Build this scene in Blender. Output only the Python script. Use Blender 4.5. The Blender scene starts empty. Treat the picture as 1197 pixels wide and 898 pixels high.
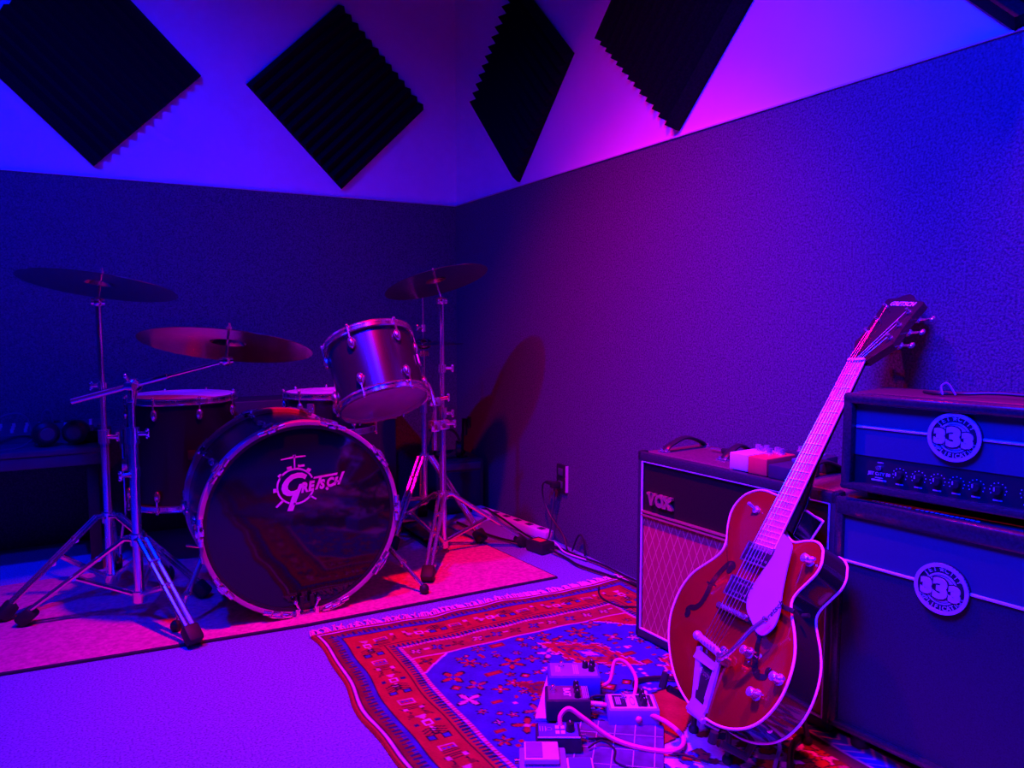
import bpy, bmesh, math, random
import numpy as np
from mathutils import Matrix, Vector, Euler
random.seed(7)
SC = bpy.context.scene
COL = SC.collection
PI = math.pi
rad = math.radians
SC.view_settings.view_transform = 'Standard'
SC.view_settings.look = 'None'
V = Vector

# ------------------------------------------------------------------ materials
MATS = {}
def mat(name, col, rough=.5, metal=0., noise=0., scale=60., bump=0., spec=.5, coat=0., emit=None, dist=.002):
    m = bpy.data.materials.new(name); m.use_nodes = True
    nt = m.node_tree; b = nt.nodes['Principled BSDF']
    b.inputs['Base Color'].default_value = (*col, 1)
    b.inputs['Roughness'].default_value = rough
    b.inputs['Metallic'].default_value = metal
    b.inputs['Specular IOR Level'].default_value = spec
    b.inputs['Coat Weight'].default_value = coat
    if emit:
        b.inputs['Emission Color'].default_value = (*emit[:3], 1); b.inputs['Emission Strength'].default_value = emit[3]
    if noise or bump:
        tc = nt.nodes.new('ShaderNodeTexCoord'); n = nt.nodes.new('ShaderNodeTexNoise')
        n.inputs['Scale'].default_value = scale; n.inputs['Detail'].default_value = 4
        nt.links.new(tc.outputs['Object'], n.inputs['Vector'])
        if noise:
            r = nt.nodes.new('ShaderNodeValToRGB')
            r.color_ramp.elements[0].position = .3; r.color_ramp.elements[1].position = .7
            r.color_ramp.elements[0].color = (*[c*(1-noise) for c in col], 1)
            r.color_ramp.elements[1].color = (*[min(1, c*(1+noise)) for c in col], 1)
            nt.links.new(n.outputs['Fac'], r.inputs['Fac']); nt.links.new(r.outputs['Color'], b.inputs['Base Color'])
        if bump:
            bp = nt.nodes.new('ShaderNodeBump'); bp.inputs['Strength'].default_value = bump; bp.inputs['Distance'].default_value = dist
            nt.links.new(n.outputs['Fac'], bp.inputs['Height']); nt.links.new(bp.outputs['Normal'], b.inputs['Normal'])
    MATS[name] = m
    return m

paint = mat('wall paint', (.78, .78, .82), .55, noise=.02, scale=8)
wall_carpet = mat('ribbed wall carpet', (.085, .09, .115), .95, noise=.45, scale=190, bump=.5, spec=.1, dist=.004)
floor_carpet = mat('loop pile carpet', (.20, .40, .54), .95, noise=.42, scale=190, bump=.6, spec=.1, dist=.004)
ceil_m = mat('ceiling paint', (.03, .03, .035), .8, noise=.03, scale=9)
foam_m = mat('acoustic foam', (.010, .010, .014), .95, noise=.3, scale=150, spec=.1)
cap_m = mat('cap strip', (.62, .60, .68), .25, noise=.05, scale=30)
tan_m = mat('cut pile rug', (.65, .12, .28), .95, noise=.22, scale=70, bump=.3, spec=.1)
edge_m = mat('rug binding', (.03, .02, .04), .9, noise=.2, scale=80)
chrome = mat('chrome', (.88, .86, .90), .16, .92, noise=.03, scale=20)
chrome_d = mat('worn chrome', (.55, .55, .62), .28, 1., noise=.1, scale=40)
steel = mat('string steel', (.80, .75, .85), .3, 1., noise=.03, scale=50)
rubber = mat('black rubber', (.016, .016, .02), .6, noise=.2, scale=60)
blackp = mat('black plastic', (.018, .018, .022), .4, noise=.15, scale=60)
tolex_g = mat('worn glossy tolex', (.030, .026, .036), .22, noise=.3, scale=200, bump=.08, dist=.0006)
tolex = mat('black tolex', (.028, .026, .036), .5, noise=.35, scale=220, bump=.3, dist=.001)
shell_m = mat('dark drum lacquer', (.010, .008, .018), .30, noise=.1, scale=12, coat=.1)
satin_m = mat('satin drum finish', (.11, .085, .15), .24, .8, noise=.06, scale=14)
hoop_m = mat('painted wood hoop', (.50, .20, .38), .3, noise=.1, scale=25, coat=.4)
ebony = mat('black gloss head', (.008, .007, .013), .06, noise=.1, scale=6, spec=.6)
skin_m = mat('coated drum skin', (.72, .66, .76), .6, noise=.05, scale=60)
clear_m = mat('clear drum skin', (.42, .30, .48), .3, noise=.05, scale=20)
logo_m = mat('logo print', (.85, .72, .85), .5, noise=.03, scale=40)
brass = mat('cymbal bronze', (.62, .42, .30), .20, 1., noise=.12, scale=40)
oxblood = mat('dark panel vinyl', (.02, .005, .006), .7, noise=.2, scale=200, spec=.2, bump=.2, dist=.001)
gold_m = mat('gold strip', (.85, .45, .30), .3, .7, noise=.06, scale=50)
piping = mat('white piping', (.80, .72, .84), .45, noise=.04, scale=60)
leather = mat('handle leather', (.022, .018, .022), .35, noise=.2, scale=90)
greyvin = mat('grey blue vinyl', (.022, .07, .11), .6, noise=.06, scale=260)
grill_d = mat('dark grille cloth', (.010, .02, .035), .8, noise=.4, scale=380)
badge_m = mat('badge silver', (.50, .46, .56), .45, .0, noise=.05, scale=60)
badge_d = mat('badge dark', (.02, .02, .035), .5, noise=.1, scale=60)
print_m = mat('panel print', (.55, .5, .7), .6, noise=.05, scale=60)
g_top = mat('red stained maple', (.20, .005, .008), .16, noise=.16, scale=7, coat=.7)
g_side = mat('dark stained sides', (.018, .006, .012), .14, noise=.2, scale=9, coat=.5)
bind_m = mat('body binding', (.80, .70, .82), .4, noise=.04, scale=40)
fret_m = mat('fingerboard with painted sheen', (.55, .22, .36), .3, noise=.15, scale=60, coat=.3)  # glossy reflection put into the base colour; the wood itself is darker
pearl = mat('pearl inlay', (.85, .75, .88), .4, noise=.05, scale=40)
guard_m = mat('silver pickguard', (.36, .40, .80), .4, .15, noise=.02, scale=20)
hs_m = mat('headstock lacquer', (.035, .006, .014), .1, noise=.1, scale=9, coat=.8)
ped_w = mat('white pedal enamel', (.80, .72, .80), .4, noise=.04, scale=50)
ped_r = mat('red pedal enamel', (.75, .05, .06), .4, noise=.05, scale=50)
ped_k = mat('black pedal enamel', (.04, .03, .06), .4, noise=.1, scale=50)
ped_b = mat('blue grey pedal enamel', (.12, .12, .60), .4, noise=.06, scale=50)
ped_g = mat('grey pedal enamel', (.32, .28, .60), .4, noise=.05, scale=50)
pinkc = mat('pink cable', (.90, .06, .30), .4, noise=.05, scale=40)
purpc = mat('violet cable', (.30, .22, .55), .4, noise=.05, scale=40)
blackc = mat('black cable', (.016, .014, .02), .45, noise=.1, scale=40)
dimc = mat('dim cable', (.07, .06, .14), .5, noise=.05, scale=40)
mat_m = mat('grid mat', (.10, .06, .20), .8, noise=.35, scale=26)
line_m = mat('grid line', (.5, .35, .6), .8, noise=.05, scale=26)
board_m = mat('pale board', (.70, .45, .78), .5, noise=.05, scale=26)
table_m = mat('table laminate', (.06, .06, .09), .45, noise=.1, scale=20)
strip_m = mat('off white plastic', (.70, .62, .70), .45, noise=.03, scale=40)
knob_m = mat('silver knob', (.85, .80, .90), .22, .75, noise=.05, scale=60)
white_m = mat('lamp white plastic', (.75, .8, .85), .4, noise=.03, scale=40)

# ------------------------------------------------------------------ mesh builder
def frame(o, z, xh=(1, 0, 0)):
    z = V(z).normalized(); x = V(xh) - z*V(xh).dot(z)
    if x.length < 1e-4: x = V((0, 1, 0)) - z*z.y
    x.normalize(); y = z.cross(x)
    M = Matrix((x, y, z)).transposed().to_4x4(); M.translation = V(o); return M

def smooth_pts(pts, n=6, closed=False):
    P = [V(p) for p in pts]; out = []
    N = len(P); rng = range(N if closed else N-1)
    for i in rng:
        if closed: p0, p1, p2, p3 = P[i-1], P[i], P[(i+1) % N], P[(i+2) % N]
        else: p0, p1, p2, p3 = P[max(i-1, 0)], P[i], P[i+1], P[min(i+2, N-1)]
        for k in range(n):
            t = k/n
            out.append(.5*((2*p1)+(p2-p0)*t+(2*p0-5*p1+4*p2-p3)*t*t+(3*p1-p0-3*p2+p3)*t**3))
    if not closed: out.append(P[-1])
    return out

class MB:
    def __init__(s): s.v = []; s.f = []; s.m = []
    def add(s, vs, fs, m=0, M=None):
        o = len(s.v)
        s.v += [tuple(M @ V(p)) if M else tuple(p) for p in vs]
        s.f += [tuple(i+o for i in f) for f in fs]; s.m += [m]*len(fs); return s
    def box(s, c, d, M=None, bev=0, m=0, seg=2):
        if bev:
            bm = bmesh.new(); bmesh.ops.create_cube(bm, size=1)
            bmesh.ops.scale(bm, vec=d, verts=bm.verts)
            bmesh.ops.bevel(bm, geom=bm.edges[:], offset=bev, segments=seg, profile=.5, affect='EDGES')
            bm.verts.ensure_lookup_table()
            vs = [v.co + V(c) for v in bm.verts]; fs = [[v.index for v in f.verts] for f in bm.faces]; bm.free()
            return s.add(vs, fs, m, M)
        x, y, z = [k/2 for k in d]; cx, cy, cz = c
        vs = [(cx+a*x, cy+b*y, cz+e*z) for a in (-1, 1) for b in (-1, 1) for e in (-1, 1)]
        return s.add(vs, [(0, 1, 3, 2), (4, 6, 7, 5), (0, 4, 5, 1), (2, 3, 7, 6), (0, 2, 6, 4), (1, 5, 7, 3)], m, M)
    def tube(s, pts, r, seg=8, closed=False, n=0, m=0, M=None, flat=1.):
        P = smooth_pts(pts, n, closed) if n else [V(p) for p in pts]
        N = len(P); vs = []; fs = []; prev = None
        R = r if isinstance(r, (list, tuple)) else None
        for i, p in enumerate(P):
            if closed: t = P[(i+1) % N] - P[i-1]
            else: t = P[min(i+1, N-1)] - P[max(i-1, 0)]
            if t.length < 1e-9: t = V((0, 0, 1))
            t.normalize()
            if prev is None:
                a = V((0, 0, 1)) if abs(t.z) < .9 else V((1, 0, 0))
                x = (a - t*a.dot(t)).normalized()
            else:
                x = prev - t*prev.dot(t)
                x = x.normalized() if x.length > 1e-6 else prev
            prev = x; y = t.cross(x)
            rr = R[min(i*len(R)//N, len(R)-1)] if R else r
            for k in range(seg):
                a = 2*PI*k/seg
                vs.append(p + x*(rr*math.cos(a)*flat) + y*(rr*math.sin(a)))
        for i in range(N if closed else N-1):
            j = (i+1) % N
            for k in range(seg):
                l = (k+1) % seg
                fs.append((i*seg+k, i*seg+l, j*seg+l, j*seg+k))
        if not closed:
            fs.append(tuple(range(seg-1, -1, -1))); fs.append(tuple((N-1)*seg+k for k in range(seg)))
        return s.add(vs, fs, m, M)
    def cyl(s, p0, p1, r, r1=None, seg=16, m=0, M=None):
        p0, p1 = V(p0), V(p1); F = frame(p0, p1-p0); L = (p1-p0).length
        return s.lathe([(0, 0), (r, 0), (r if r1 is None else r1, L), (0, L)], seg, F if M is None else M @ F, m)
    def lathe(s, prof, seg=24, M=None, m=0):
        vs = []; fs = []; idx = []
        for r, z in prof:
            if r < 1e-7: idx.append([len(vs)]); vs.append((0, 0, z))
            else:
                idx.append(list(range(len(vs), len(vs)+seg)))
                vs += [(r*math.cos(2*PI*k/seg), r*math.sin(2*PI*k/seg), z) for k in range(seg)]
        for A, B in zip(idx[:-1], idx[1:]):
            for k in range(seg):
                l = (k+1) % seg
                if len(A) == 1 and len(B) == 1: break
                if len(A) == 1: fs.append((A[0], B[l], B[k]))
                elif len(B) == 1: fs.append((A[k], A[l], B[0]))
                else: fs.append((A[k], A[l], B[l], B[k]))
        return s.add(vs, fs, m, M)
    def sphere(s, c, r, seg=12, m=0, M=None, sc=(1, 1, 1)):
        n = seg//2; prof = [(r*math.sin(PI*i/n), -r*math.cos(PI*i/n)) for i in range(n+1)]
        prof[0] = (0, -r); prof[-1] = (0, r)
        T = Matrix.Translation(V(c)) @ Matrix.Diagonal((*sc, 1))
        return s.lathe(prof, seg, T if M is None else M @ T, m)
    def ring(s, R, prof, seg=48, M=None, m=0):
        vs = []; fs = []; n = len(prof)
        for k in range(seg):
            a = 2*PI*k/seg
            vs += [((R+x)*math.cos(a), (R+x)*math.sin(a), z) for x, z in prof]
        for k in range(seg):
            l = (k+1) % seg
            for i in range(n):
                j = (i+1) % n
                fs.append((k*n+i, l*n+i, l*n+j, k*n+j))
        return s.add(vs, fs, m, M)
    def prism(s, out, z0, z1, M=None, m=0):
        n = len(out)
        vs = [(x, y, z0) for x, y in out] + [(x, y, z1) for x, y in out]
        fs = [tuple(range(n-1, -1, -1)), tuple(range(n, 2*n))] + [(i, (i+1) % n, n+(i+1) % n, n+i) for i in range(n)]
        return s.add(vs, fs, m, M)
    def text(s, body, size, depth, M, shear=0, m=0, off=0., ax='CENTER', ay='CENTER', wide=1., sp=1.):
        c = bpy.data.curves.new('lettering', 'FONT'); c.body = body; c.size = size; c.extrude = depth; c.shear = shear
        c.offset = off; c.align_x = ax; c.align_y = ay; c.resolution_u = 3; c.space_character = sp
        o = bpy.data.objects.new('lettering', c); COL.objects.link(o)
        dg = bpy.context.evaluated_depsgraph_get(); dg.update()
        me = bpy.data.meshes.new_from_object(o.evaluated_get(dg))
        T = M @ Matrix.Diagonal((wide, 1, 1, 1))
        s.add([v.co.copy() for v in me.vertices], [tuple(p.vertices) for p in me.polygons], m, T)
        bpy.data.objects.remove(o); bpy.data.meshes.remove(me); bpy.data.curves.remove(c)
        return s
    def build(s, name, ms, parent=None, world=False, angle=35, fix=True):
        me = bpy.data.meshes.new(name)
        vs = s.v
        if world and parent is not None:
            W = WM[parent].inverted(); vs = [tuple(W @ V(p)) for p in vs]
        me.from_pydata(vs, [], s.f); me.update()
        for k in (ms if isinstance(ms, (list, tuple)) else [ms]): me.materials.append(k)
        me.polygons.foreach_set('material_index', s.m)
        if fix:
            bm = bmesh.new(); bm.from_mesh(me); bmesh.ops.recalc_face_normals(bm, faces=bm.faces[:]); bm.to_mesh(me); bm.free()
        me.shade_smooth(); me.set_sharp_from_angle(angle=rad(angle))
        o = bpy.data.objects.new(name, me); COL.objects.link(o)
        if parent is not None: o.parent = parent; WM[o] = WM[parent]
        else: WM[o] = Matrix()
        return o
WM = {}
def tag(o, label, cat, group=None, kind=None):
    o['label'] = label; o['category'] = cat
    if group: o['group'] = group
    if kind: o['kind'] = kind
    return o
def thing(name, label, cat, M=(0, 0, 0), group=None):
    o = bpy.data.objects.new(name, None); COL.objects.link(o); o.empty_display_size = .05
    M = Matrix.Translation(V(M)) if not isinstance(M, Matrix) else M
    o.matrix_world = M; WM[o] = M.copy()
    return tag(o, label, cat, group)
def struct(name, mb, m):
    o = mb.build(name, m); o['kind'] = 'structure'; return o
def place(o, M):            # put a part in its parent's space
    o.matrix_basis = M; WM[o] = WM[o.parent] @ M if o.parent else M.copy(); return o
def dup(o, parent, M, label=None):      # copy of a part with its sub-parts
    c = o.copy(); COL.objects.link(c); c.parent = parent; place(c, M)
    for ch in list(o.children):
        d = ch.copy(); COL.objects.link(d); d.parent = c; WM[d] = WM[c]
    return c
Tr = Matrix.Translation
def Rz(a): return Matrix.Rotation(a, 4, 'Z')
def Rx(a): return Matrix.Rotation(a, 4, 'X')
def Ry(a): return Matrix.Rotation(a, 4, 'Y')
CAM = V((0, 0, .95))
def lean(pt, slope, psi):
    """disc normal for a disc at pt: slope of its long axis as seen from the room's front, psi how far its top leans away"""
    aw = (V(pt)-CAM); aw.normalize(); r = aw.cross(V((0, 0, 1))).normalized(); u = r.cross(aw)
    a = math.atan(slope)
    return ((r*math.sin(a)+u*math.cos(a))*math.cos(psi)+aw*math.sin(psi)).normalized()

# ------------------------------------------------------------------ room
WX, WY, H0, HC = 1.69, 3.634, 1.54, 2.95
LX, FY = -2.2, -2.0
struct('floor', MB().box(((WX+LX)/2, (WY+FY)/2, -.05), (WX-LX+.4, WY-FY+.4, .1)), floor_carpet)
struct('ceiling', MB().box(((WX+LX)/2, (WY+FY)/2, HC+.05), (WX-LX+.4, WY-FY+.4, .1)), ceil_m)
struct('wall_back', MB().box(((WX+LX)/2, WY+.06, HC/2), (WX-LX+.4, .1, HC)), paint)
struct('wall_right', MB().box((WX+.06, (WY+FY)/2, HC/2), (.1, WY-FY+.2, HC)), paint)
struct('wall_left', MB().box((LX-.05, (WY+FY)/2, HC/2), (.1, WY-FY+.2, HC)), ceil_m)
struct('wall_front', MB().box(((WX+LX)/2, FY-.05, HC/2), (WX-LX+.2, .1, HC)), ceil_m)
struct('trim_1', MB().box(((WX+LX)/2, WY+.005, H0/2), (WX-LX, .01, H0)), wall_carpet)
struct('trim_2', MB().box((WX+.005, (WY+FY)/2, H0/2), (.01, WY-FY, H0)), wall_carpet)
struct('trim_3', MB().box(((WX+LX)/2, WY+.003, H0+.003), (WX-LX, .018, .006), bev=.002), cap_m)
struct('trim_4', MB().box((WX+.003, (WY+FY)/2, H0+.003), (.018, WY-FY, .006), bev=.002), cap_m)

# acoustic foam tiles: wedge profile, hung as diamonds
def foam(label, M):
    S = .61; n = 13; b = .014; h = .05; q = MB(); pr = [(-S/2, 0)]
    for i in range(n):
        x = -S/2 + S*i/n
        pr += [(x, b), (x+S/n*.5, h)]
    pr += [(S/2, b), (S/2, 0)]
    m = len(pr)
    vs = [(x, -S/2, z) for x, z in pr] + [(x, S/2, z) for x, z in pr]
    fs = [tuple(range(m)), tuple(range(2*m-1, m-1, -1))] + [(i, m+i, m+(i+1) % m, (i+1) % m) for i in range(m)]
    q.add(vs, fs); o = q.build('acoustic_foam_tile', foam_m, angle=15); o.matrix_world = M; WM[o] = M
    tag(o, label, 'foam tile', 'wedge foam tiles hung as diamonds')
BW = Matrix(((1, 0, 0, 0), (0, 0, -1, WY+.009), (0, 1, 0, 0), (0, 0, 0, 1)))
RW = Matrix(((0, 0, -1, WX+.009), (-1, 0, 0, 0), (0, 1, 0, 0), (0, 0, 0, 1)))
foam('black wedge foam tile hung as a diamond, leftmost on the back wall', BW @ Tr((.025, 2.02, 0)) @ Rz(rad(45)))
foam('black wedge foam tile on the back wall nearest the room corner', BW @ Tr((1.08, 2.013, 0)) @ Rz(rad(-45)))
foam('black wedge foam tile on the right wall nearest the room corner', RW @ Tr((-2.965, 1.995, 0)) @ Rz(rad(45)))
foam('black wedge foam tile in the middle of the right wall above the combo amplifier', RW @ Tr((-1.915, 1.995, 0)) @ Rz(rad(-45)))
foam('black wedge foam tile at the top right edge of the photo above the amplifier stack', RW @ Tr((-.885, 1.972, 0)) @ Rz(rad(45)))

# ------------------------------------------------------------------ rugs
def quadrug(pts, h):
    return MB().prism(pts, 0, h)
dr = thing('drum_rug', 'plain reddish cut pile rug lying under the whole drum kit', 'rug')
quadrug([(-.75, 2.385), (.53, 2.262), (1.44, 2.245), (1.36, 3.02), (1.1, 3.12), (-.75, 3.12)], .008).build('pile', tan_m, dr)
MB().tube([(-.75, 2.383, .004), (.53, 2.260, .004), (1.44, 2.243, .004), (1.362, 3.02, .004)], .0055, 6).build('dark_edge', edge_m, dr)

def persian():
    x0, x1, yb, yf = .522, 1.66, 2.165, .12
    c = .0036; nx = int((x1-x0)/c); ny = int((yb-yf)/c)
    u = (np.arange(nx)+.5)*c; v = (np.arange(ny)+.5)*c
    U, Vv = np.meshgrid(u, v)                     # U from left edge, V from back edge
    RED = (.50, .02, .035); DRED = (.24, .012, .03); BLU = (.055, .03, .42); NAV = (.02, .012, .13)
    PNK = (.72, .30, .45); BLK = (.02, .008, .03); WHT = (.80, .62, .76)
    A = np.zeros((ny, nx, 3)); A[:] = BLU
    def put(mask, col): A[mask] = col
    Wd = nx*c
    D = np.minimum(U, Vv); D = np.minimum(D, Wd-U)          # distance from the nearest edge
    side = np.where(Vv <= np.minimum(U, Wd-U), U, Vv)        # run along that edge
    def band(a, b, col): put((D >= a) & (D < b), col)
    band(0, .012, RED); band(.012, .016, BLK); band(.016, .023, WHT); band(.023, .027, BLK)
    band(.027, .046, DRED); band(.046, .068, BLU); band(.068, .072, BLK); band(.072, .078, RED); band(.078, .081, BLK)
    put((D >= .036) & (D < .056) & (np.mod(side, .016) < .006), NAV)
    put((D >= .046) & (D < .058) & (np.mod(side+.008, .016) < .005), DRED)
    band(.081, .165, RED); band(.165, .168, BLK); band(.168, .178, RED); band(.178, .192, NAV)
    put((D >= .178) & (D < .192) & (np.mod(side, .014) < .006), RED)
    put((D >= .188) & (D < .198) & (np.mod(side+.005, .014) < .005), BLK)
    band(.198, .208, PNK)
    put((D >= .198) & (D < .208) & (np.mod(side, .010) < .003), RED)
    # inner red band along the back
    put((Vv >= .208) & (Vv < .285) & (U > .208) & (Wd-U > .208), (.40, .02, .05))
    put((Vv >= .285) & (Vv < .291) & (U > .208) & (Wd-U > .208), PNK)
    def blob(px, py, fn, r, col):
        i0, i1 = max(0, int((px-r)/c)), min(nx, int((px+r)/c)+1); j0, j1 = max(0, int((py-r)/c)), min(ny, int((py+r)/c)+1)
        if i0 >= i1 or j0 >= j1: return
        X = U[j0:j1, i0:i1]-px; Y = Vv[j0:j1, i0:i1]-py
        sub = A[j0:j1, i0:i1]; sub[fn(X, Y)] = col
    def diamond(px, py, r, col): blob(px, py, lambda X, Y: np.abs(X)+np.abs(Y) < r, r, col)
    def sq(px, py, r, col, r2=None): blob(px, py, lambda X, Y: (np.abs(X) < r) & (np.abs(Y) < (r2 or r)), max(r, r2 or r), col)
    def tri(px, py, r, col, s=1): blob(px, py, lambda X, Y: (Y*s > -r) & (np.abs(X) < (r-Y*s)*.6), r*1.3, col)
    def tri2(px, py, r, col, s=1): blob(px, py, lambda X, Y: (X*s > -r) & (np.abs(Y) < (r-X*s)*.6), r*1.3, col)
    def flower(px, py, r, col, cc, ph=0., n=4):
        blob(px, py, lambda X, Y: np.hypot(X, Y) < r*(.62+.45*np.cos(n*(np.arctan2(Y, X)+ph)))+.004, r*1.4, BLK)
        blob(px, py, lambda X, Y: np.hypot(X, Y) < r*(.55+.42*np.cos(n*(np.arctan2(Y, X)+ph))), r, col)
        diamond(px, py, r*.28, cc)
    # motifs in the main border
    rng = random.Random(3)
    def motif(px, py, k, vert):
        if k % 4 == 0:
            sq(px, py, .012, WHT); sq(px, py, .007, RED)
            for s in (-1, 1):
                (tri if vert else tri2)(px+(0 if vert else s*.026), py+(s*.026 if vert else 0), .011, PNK, -s)
                sq(px+(s*.026 if vert else 0), py+(0 if vert else s*.026), .006, NAV)
        elif k % 4 == 1:
            for s in (-1, 1):
                sq(px+s*.018, py+.008, .010, BLK); sq(px+s*.018, py+.008, .007, BLU)
                for q in range(3):
                    blob(px+s*.010, py-.012-q*.011, lambda X, Y: np.abs(Y-np.abs(X)*.5) < .0022, .018, BLK)
        elif k % 4 == 2:
            sq(px, py, .020, PNK, .013); sq(px, py, .016, RED, .009)
            for s in (-1, 0, 1): sq(px+s*.010, py, .0035, BLU)
            blob(px, py+.027, lambda X, Y: (np.abs(X) < .020) & (np.abs(np.mod(Y, .006)) < .002), .02, BLK)
        else:
            for s in (-1, 1):
                blob(px+s*.014, py, lambda X, Y: np.abs(X-np.abs(Y)*.6*s) < .0022, .024, BLK)
                sq(px+s*.020, py-.018, .006, PNK); sq(px+s*.020, py+.016, .007, DRED)
    k = 0; y = .15
    while y < ny*c:
        motif(.122, y, k, True); motif(Wd-.122, y, k, True); y += .058; k += 1
    x = .17; k = 2
    while x < Wd-.15:
        motif(x, .122, k, False); x += .060; k += 1
    x = .235
    while x < Wd-.22:
        flower(x, .246, .017, rng.choice([PNK, BLU, DRED]), RED, .4, 4); sq(x+.032, .240+rng.uniform(-.01, .012), .009, rng.choice([PNK, NAV, RED]), .004)
        x += .064
    # corner spandrel, field flowers
    put((U > .208) & (Vv > .291) & (U-.208+(Vv-.291)*1.1 < .10), RED)
    put((U > .208) & (Vv > .291) & (np.abs(U-.208+(Vv-.291)*1.1-.10) < .004), WHT)
    flower(.235, .32, .018, DRED, NAV, .3)
    put((Wd-U > .208) & (Vv > .291) & (Wd-U-.208+(Vv-.291)*1.1 < .14), RED)
    put((Wd-U > .208) & (Vv > .291) & (np.abs(Wd-U-.208+(Vv-.291)*1.1-.14) < .004), WHT)
    occ = []
    for _ in range(4000):
        px, py = rng.uniform(.235, Wd-.235), rng.uniform(.31, ny*c-.05)
        r = rng.choice([.012, .020, .027, .034, .034])
        if any((px-a)**2+(py-b)**2 < (r+q-.001)**2 for a, b, q in occ): continue
        if (px-.208+(py-.291)*1.1) < .16: continue
        occ.append((px, py, r))
        t = rng.random()
        if t < .55: flower(px, py, r, rng.choice([RED, RED, (.42, .05, .10), PNK]), rng.choice([PNK, NAV, BLU]), rng.uniform(0, 1.5), rng.choice([4, 5, 6]))
        elif t < .72: sq(px, py, r*.7, DRED, r*.35); sq(px, py, r*.5, RED, r*.2)
        elif t < .86:
            for q in range(4): sq(px+rng.uniform(-1, 1)*r*.7, py+rng.uniform(-1, 1)*r*.7, .005, rng.choice([PNK, WHT, RED]))
        else: diamond(px, py, r*.9, BLK); diamond(px, py, r*.65, RED); diamond(px, py, r*.25, PNK)
    # stepped medallion arms, white outlined, and the pale centre
    def medal(cx, cy, a, b, rot, fill, line):
        X = (U-cx)*math.cos(rot)+(Vv-cy)*math.sin(rot); Y = -(U-cx)*math.sin(rot)+(Vv-cy)*math.cos(rot)
        f = np.abs(X)/a+np.abs(Y)/b
        f = f + .09*np.sign(np.sin(X*150))*(np.abs(Y) > b*.2)
        put(f < 1.0, BLK); put(f < .97, line); put(f < .90, fill)
        put((f < .62) & (f > .54), NAV); put((f < .5) & (np.mod(X, .03) < .012), DRED); put((f < .30), BLU); put(f < .18, PNK)
    medal(.66, .49, .17, .075, .95, RED, PNK)
    medal(.46, .63, .12, .05, .95, DRED, RED)
    medal(.86, .66, .15, .07, -.75, RED, PNK)
    cx, cy = .70, 1.25
    f = np.hypot((U-cx)/.40, (Vv-cy)/.34)+.05*np.sin(9*np.arctan2(Vv-cy, U-cx))
    put(f < 1.42, BLK); put(f < 1.40, RED); put((f < 1.0), BLK); put(f < .985, WHT)
    for _ in range(420):
        a, rr = rng.uniform(0, 6.28), math.sqrt(rng.random())*.9
        px, py = cx+.40*rr*math.cos(a), cy+.34*rr*math.sin(a); r = rng.uniform(.010, .021)
        fn = rng.choice([lambda X, Y, r=r: np.hypot(X, Y*1.5) < r, lambda X, Y, r=r: np.abs(X)*.7+np.abs(Y) < r*.8, lambda X, Y, r=r: np.hypot(X*1.7, Y) < r])
        blob(px, py, lambda X, Y, fn=fn: fn(X*.85, Y*.85), r*1.6, BLK); blob(px, py, fn, r*1.4, rng.choice([BLU, BLU, RED, RED, DRED, (.42, .10, .2)]))
    # right part of the rug: dark ground with a pale chain
    put((U > .83) & (Vv > 1.05), (.13, .015, .07)); put((U > .87) & (Vv > 1.0) & (U < .93), BLU); put((U > .87) & (Vv > 1.0) & (U < .93) & (np.abs(np.mod(Vv+np.abs(U-.9), .03)-.015) < .004), PNK); put((np.abs(U-.868) < .003) & (Vv > 1.0), PNK)
    A = A*(.9+.2*np.random.RandomState(1).rand(ny, nx, 1))
    # mesh with one colour per vertex
    ax = x0+np.arange(nx)*c; ay = yb-np.arange(ny)*c
    X, Y = np.meshgrid(ax, ay)
    wob = np.exp(-(X-x0)/.25)*(.010*np.sin((yb-Y)*9)+.004*np.sin((yb-Y)*23)) + (X-x0)*0
    wv = np.exp(-(yb-Y)/.2)*(.008*np.sin((X-x0)*13)+.003*np.sin((X-x0)*31))
    Z = np.full_like(X, .009)+.0015*np.sin(X*40)*np.sin(Y*33)
    Xw = X+wob; Yw = Y+wv-(X-x0)*.05*np.exp(-(yb-Y)/.6)
    Z[0, :] = .001; Z[:, 0] = .001; Z[-1, :] = .001; Z[:, -1] = .001
    co = np.stack([Xw, Yw, Z], -1).reshape(-1, 3)
    idx = np.arange(nx*ny).reshape(ny, nx)
    q = np.stack([idx[:-1, :-1], idx[1:, :-1], idx[1:, 1:], idx[:-1, 1:]], -1).reshape(-1, 4)
    me = bpy.data.meshes.new('pile')
    me.vertices.add(len(co)); me.vertices.foreach_set('co', co.ravel().astype(np.float32))
    me.loops.add(q.size); me.loops.foreach_set('vertex_index', q.ravel().astype(np.int32))
    me.polygons.add(len(q)); me.polygons.foreach_set('loop_start', np.arange(0, q.size, 4, dtype=np.int32))
    me.polygons.foreach_set('loop_total', np.full(len(q), 4, dtype=np.int32))
    me.update(calc_edges=True); me.validate()
    at = me.color_attributes.new('weave', 'FLOAT_COLOR', 'POINT')
    cc = np.concatenate([A.reshape(-1, 3), np.ones((nx*ny, 1))], 1)
    at.data.foreach_set('color', cc.ravel().astype(np.float32))
    m = bpy.data.materials.new('knotted wool'); m.use_nodes = True; nt = m.node_tree; b = nt.nodes['Principled BSDF']
    a = nt.nodes.new('ShaderNodeVertexColor'); a.layer_name = 'weave'
    nt.links.new(a.outputs['Color'], b.inputs['Base Color']); b.inputs['Roughness'].default_value = .95; b.inputs['Specular IOR Level'].default_value = .1
    n = nt.nodes.new('ShaderNodeTexNoise'); n.inputs['Scale'].default_value = 400; bp = nt.nodes.new('ShaderNodeBump'); bp.inputs['Distance'].default_value = .002
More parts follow.
